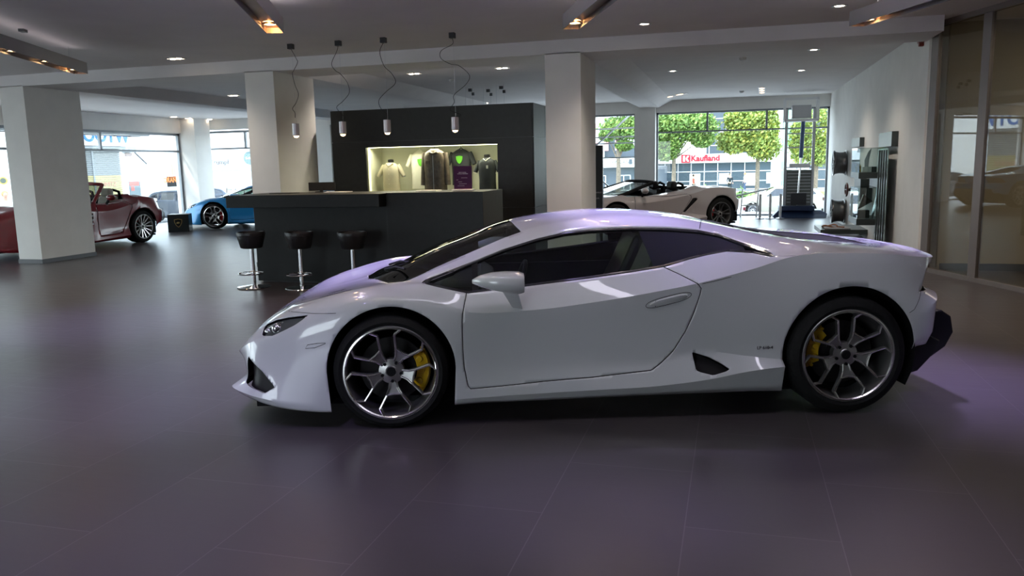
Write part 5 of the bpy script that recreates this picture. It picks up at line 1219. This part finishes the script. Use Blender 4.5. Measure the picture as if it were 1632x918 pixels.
p_ = at_ground(1187, 76); person(p_, R(-70), wc, jean, hair_b, 'person in a pale top walking right of the dark-jacketed person')
p_ = at_ground(1105, 73); person(p_, R(80), rdc, navy, hair_m, 'person in a reddish top walking below the lettering', 1.7)
d_ = ray_(10, 330); t_ = 25.5; q_ = Vector((d_[0]*t_, d_[1]*t_, -.8)); person(q_, R(60), ltb, navy, hair_b, 'blond person in a light shirt and dark vest outside left of the pillar', 1.78, armb=.2)
vest = bpy.data.objects[[o.name for o in bpy.data.objects if o.name.startswith('person')][-1]]
MB().prism([(-.19, -.155, .95), (.10, -.16, .95), (.16, -.155, 1.12), (-.06, -.14, 1.46), (-.17, -.13, 1.42)], (0, .02, 0)).build('apron', navy, vest, bevel=.01)
t_ = 27.3; d_ = ray_(-3, 330); q_ = Vector((d_[0]*t_, d_[1]*t_, -.8)); person(q_, R(70), ltb, wc, hair_m, 'person in a pale blue shirt at the very left edge', 1.8)

# buildings to the left
lb_ = mat('pale_render', (.80, .80, .74), .8); e = empty('shuttered_shop', (-28, 26, -.8), label='shop front with a ribbed roller shutter, grey above and yellow below', cat='building')
def ly(u, v=300): return float(PX(u, v, -28).y)-26
def lz(u, v): return float(PX(u, v, -28).z)+.8
y0, y1 = ly(60), ly(194)
MB().box(-8, 0, -14, y1+.2, 0, 9).build('wall', lb_, e)
zt, zm = lz(150, 237), lz(150, 281)
mb = MB(); nsl = 34
for k in range(nsl):
    za = .3+(zt-.3)*k/nsl; zb_ = .3+(zt-.3)*(k+.82)/nsl; mb.box(.0, .06, y0, y1, za, zb_, 0 if (za+zb_)/2 > zm else 1)
mb.build('roller_shutter', [mat('shutter_grey', (.15, .165, .17), .6), mat('shutter_yellow', (.32, .27, .12), .6)], e)
MB().box(0, .35, y0, y1+.1, zt, zt+.10).build('shutter_box', M['frame'], e)
MB().box(0, .5, y0-1, y1+.3, zt+.12, zt+1.1).build('fascia', wh, e)
RT = Matrix.Rotation(R(90), 4, 'Z') @ RX90
blu = mat('blue_letters', (.02, .12, .38), .5)
text_mesh('sign_text', 'ECOOTW', .85, blu, Matrix.Translation((.52, (ly(103)+ly(192))/2, zt+.55)) @ RT, e, .02, bold=.02)
for u in (118, 128, 150): MB().box(.06, .09, ly(u)-.04, ly(u)+.04, .3, zt).build('guide_rail', M['frame'], e)
text_mesh('shutter_text', 'SCHMITZ', .30, mat('faded_red', (.5, .2, .14), .6), Matrix.Translation((.075, ly(168), lz(168, 294))) @ RT, e, .005)
e = empty('pale_building', (-34, 40, -.8), label='overexposed pale building with posters right of the roller shutter', cat='building')
def my(u, v=300): return float(PX(u, v, -34).y)-40
def mz(u, v): return float(PX(u, v, -34).z)+.8
MB().box(-8, 0, my(196), my(291)+.6, 0, 10).build('wall', wh, e)
MB().box(0, .05, my(206), my(223), mz(214, 312), mz(214, 289)).build('poster', mat('poster_dark', (.12, .16, .17), .5), e); MB().box(.05, .06, my(206), my(221), mz(214, 296), mz(214, 289)).box(.05, .06, my(208), my(213), mz(214, 304), mz(214, 297)).build('poster_red_title', mat('poster_red', (.5, .1, .08), .5), e)
MB().box(0, .05, my(267), my(290), mz(278, 297), mz(278, 281)).build('black_banner', M['black'], e)
org = mat('orange_print', (.85, .22, .04), .5)
text_mesh('banner_text', 'ORANGEN', .42, org, Matrix.Translation((.06, my(278), mz(278, 287))) @ RT, e, .005, bold=.01); text_mesh('banner_text', 'JETZT NEU', .20, org, Matrix.Translation((.06, my(276), mz(276, 283))) @ RT, e, .005)
MB().box(0, .05, my(276), my(290), mz(283, 278), mz(283, 262)).build('orange_poster', mat('pale_orange', (.75, .4, .22), .5), e)
MB().box(0, .12, my(204), my(213), mz(208, 249), mz(208, 244)).build('small_plate', mat('brownish_sign', (.35, .26, .24), .5), e)
MB().box(0, .4, my(200), my(214), mz(208, 243), mz(208, 234)).build('wall_box', M['frame'], e)
MB().bar((.3, my(213), mz(213, 243)), (.9, my(217), mz(217, 262)), .08).build('bracket', M['darkmetal'], e)
# awning roll over the left window
e = empty('rolled_awning', (-17.3, 16, 2.3), label='rolled grey awning outside above the left shop window', cat='awning')
p0, p1 = PX(100, 213, -17.3), PX(287, 219, -17.3)
MB().box(-.15, .15, -6.1, 4.7, .29, .45).build('cassette', M['frame'], e, bevel=.03)
MB().box(-.25, -.2, -6.1, 4.7, .27, .34).build('front_bar', mat('awning_bar', (.35, .36, .37), .5), e)
mb = MB()
for k in range(18): tag(MB().bar((-.1, -6+k*.6, .29), (-.22, -6+k*.6, .27), .025).build('awning_arm', M['darkmetal'], e))
# street view through the far left window
e = empty('corner_house', (-20, 60, -1.2), label='very bright white house with faint windows and fence behind the blue car', cat='building')
def cx(u): return float(PY(u, 290, 60).x)+20
def cz(u, v): return float(PY(u, v, 60).z)+1.2
MB().box(cx(300), cx(420), 0, 10, 0, cz(360, 180)).build('wall', wh, e)
for u in (344, 362, 378, 392): MB().box(cx(u), cx(u+6), -.06, 0, cz(u, 310), cz(u, 280)).build('window', mat('faint_green_glass', (.40, .55, .52), .4), e)
MB().box(cx(330), cx(410), -.3, 0, cz(370, 270)-.15, cz(370, 270)).build('ledge', M['frame'], e)
text_mesh('sign_text', 'Trumpf', .62, dk, Matrix.Translation((cx(353), -.08, cz(353, 258.5))) @ RX90, e, .02)
fe = MB()
for k in range(14): fe.box(-45+k*.75, -44.95+k*.75, 52, 52.05, -1.0, .3)
fe.box(-45, -35, 52.01, 52.04, .1, .14); fe.box(-45, -35, 52.01, 52.04, -.6, -.56); tag(fe.build('fence', M['darkmetal']), 'thin dark metal fence outside behind the blue car', 'fence')
e = empty('round_sign', PY(397, 252, 30), label='round dark teal sign on a pole outside the far left window', cat='sign')
MB().cyl((0, 0, 0), (0, .05, 0), .28, 32).build('disc', mat('teal_sign', (.10, .16, .17), .5), e, smooth=40); text_mesh('sign_text', 'Coffee', .13, wh, Matrix.Translation((0, -.005, 0)) @ RX90, e, .003); MB().cyl((.0, .06, -3.2), (.0, .06, .4), .03, 8).build('pole', M['frame'], e)
e = empty('round_emblem_sign', (0, 0, 0), label='round golden emblem hanging outside at the left edge', cat='sign'); d_ = ray_(5, 288); e.location = Vector((0, 0, CAMH))+Vector([float(c) for c in d_])*26; e.rotation_euler = (0, 0, R(45))
MB().cyl((0, 0, 0), (0, .06, 0), .13, 28).build('disc', mat('emblem_gold', (.55, .42, .10), .5), e, smooth=40); MB().cyl((0, -.01, 0), (0, 0, 0), .085, 24).build('centre', mat('emblem_dark', (.10, .12, .10), .5), e, smooth=40)

# mast lift by the right shop window, inside the showroom
mlx, mly = 1.35, 21.6
e = empty('mast_lift', (1.62, 21.55, 0), label='tall silver mast lift on a dark blue base beside the shop window', cat='lift')
nb = mat('navy_steel', (.015, .03, .08), .4)
MB().prism([(-.64, -.35, 0), (.62, -.35, 0), (.66, -.2, .10), (.52, -.1, .18), (-.30, -.1, .20), (-.52, -.2, .18), (-.64, -.3, .06)], (0, .6, 0)).build('base', nb, e, bevel=.01)
MB().box(-.50, .35, -.25, .25, .18, .30).build('chassis', nb, e, bevel=.01)
for x_ in (-.36, .30): MB().box(x_-.035, x_+.035, .05, .13, .3, 2.72).build('mast_rail', M['alu'], e)
for z_ in (.75, 1.25, 1.75, 2.1): MB().box(-.36, .30, .06, .10, z_, z_+.03).build('mast_rung', M['alu'], e)
MB().cyl((-.05, -.05, .3), (0.0, -.05, 1.55), .03, 12).build('hydraulic_ram', M['chrome'], e, smooth=40)
MB().cyl((0.0, -.05, 1.5), (.03, -.05, 2.42), .05, 12).build('ram_sleeve', mat('blue_steel', (.07, .12, .24), .4), e, smooth=40)
MB().box(-.33, .27, -.05, .05, .3, 1.2).build('grille_panel', mat('lift_grille', (.14, .15, .14), .5, metal=.4), e)
mb = MB()
for k in range(10): mb.box(-.31, .25, -.065, -.05, .38+k*.08, .395+k*.08)
mb.build('grille_slats', M['alu'], e)
MB().box(-.22, .16, -.14, .0, .32, .62).build('power_unit', M['darkmetal'], e, bevel=.01)
MB().box(-.27, .22, -.12, .08, 1.25, 1.36).build('control_box', M['white'], e, bevel=.01)
cg_ = MB(); 
for x_ in (-.42, .36): cg_.box(x_-.02, x_+.02, -.3, -.26, 2.40, 2.98); cg_.box(x_-.02, x_+.02, .2, .24, 2.40, 2.98)
cg_.box(-.42, .36, -.3, .24, 2.40, 2.46); cg_.box(-.42, .36, -.3, -.26, 2.92, 2.98); cg_.build('platform_cage', M['white'], e)
MB().box(-.26, .2, -.25, .1, 2.48, 2.80).build('tool_tray', M['alu'], e, bevel=.01)
for i, (u, lb) in enumerate(((1211, 'left white barrier post by the shop window'), (1227, 'middle white barrier post by the shop window'), (1236, 'right white barrier post by the shop window'))):
    b_ = PY(u, 344, 20.95); x_ = b_.x+(.11 if i == 2 else 0)
    e = empty('barrier_post', (x_, 20.95, 0), label=lb, cat='barrier post', group='barrier posts by the shop window')
    MB().cyl((0, 0, 0), (0, 0, .62), .03, 12).build('post', M['white'], e, smooth=40); MB().lathe([(.0005, 0), (.11, 0), (.11, .02), (.03, .04)], 20).build('foot', M['alu'], e, smooth=40)
e = empty('folding_rack', (.36, 21.75, 0), label='small white folding rack between the barrier posts and the lift', cat='rack')
for x_ in (-.18, .22): MB().bar((x_, -.1, 0), (x_+.05, .1, .72), .03).build('leg', M['white'], e)
MB().bar((-.3, 0, .55), (.5, 0, .72), .04).build('top_bar', M['white'], e); MB().bar((-.15, 0, .3), (.3, 0, .3), .03).build('lower_bar', M['white'], e)
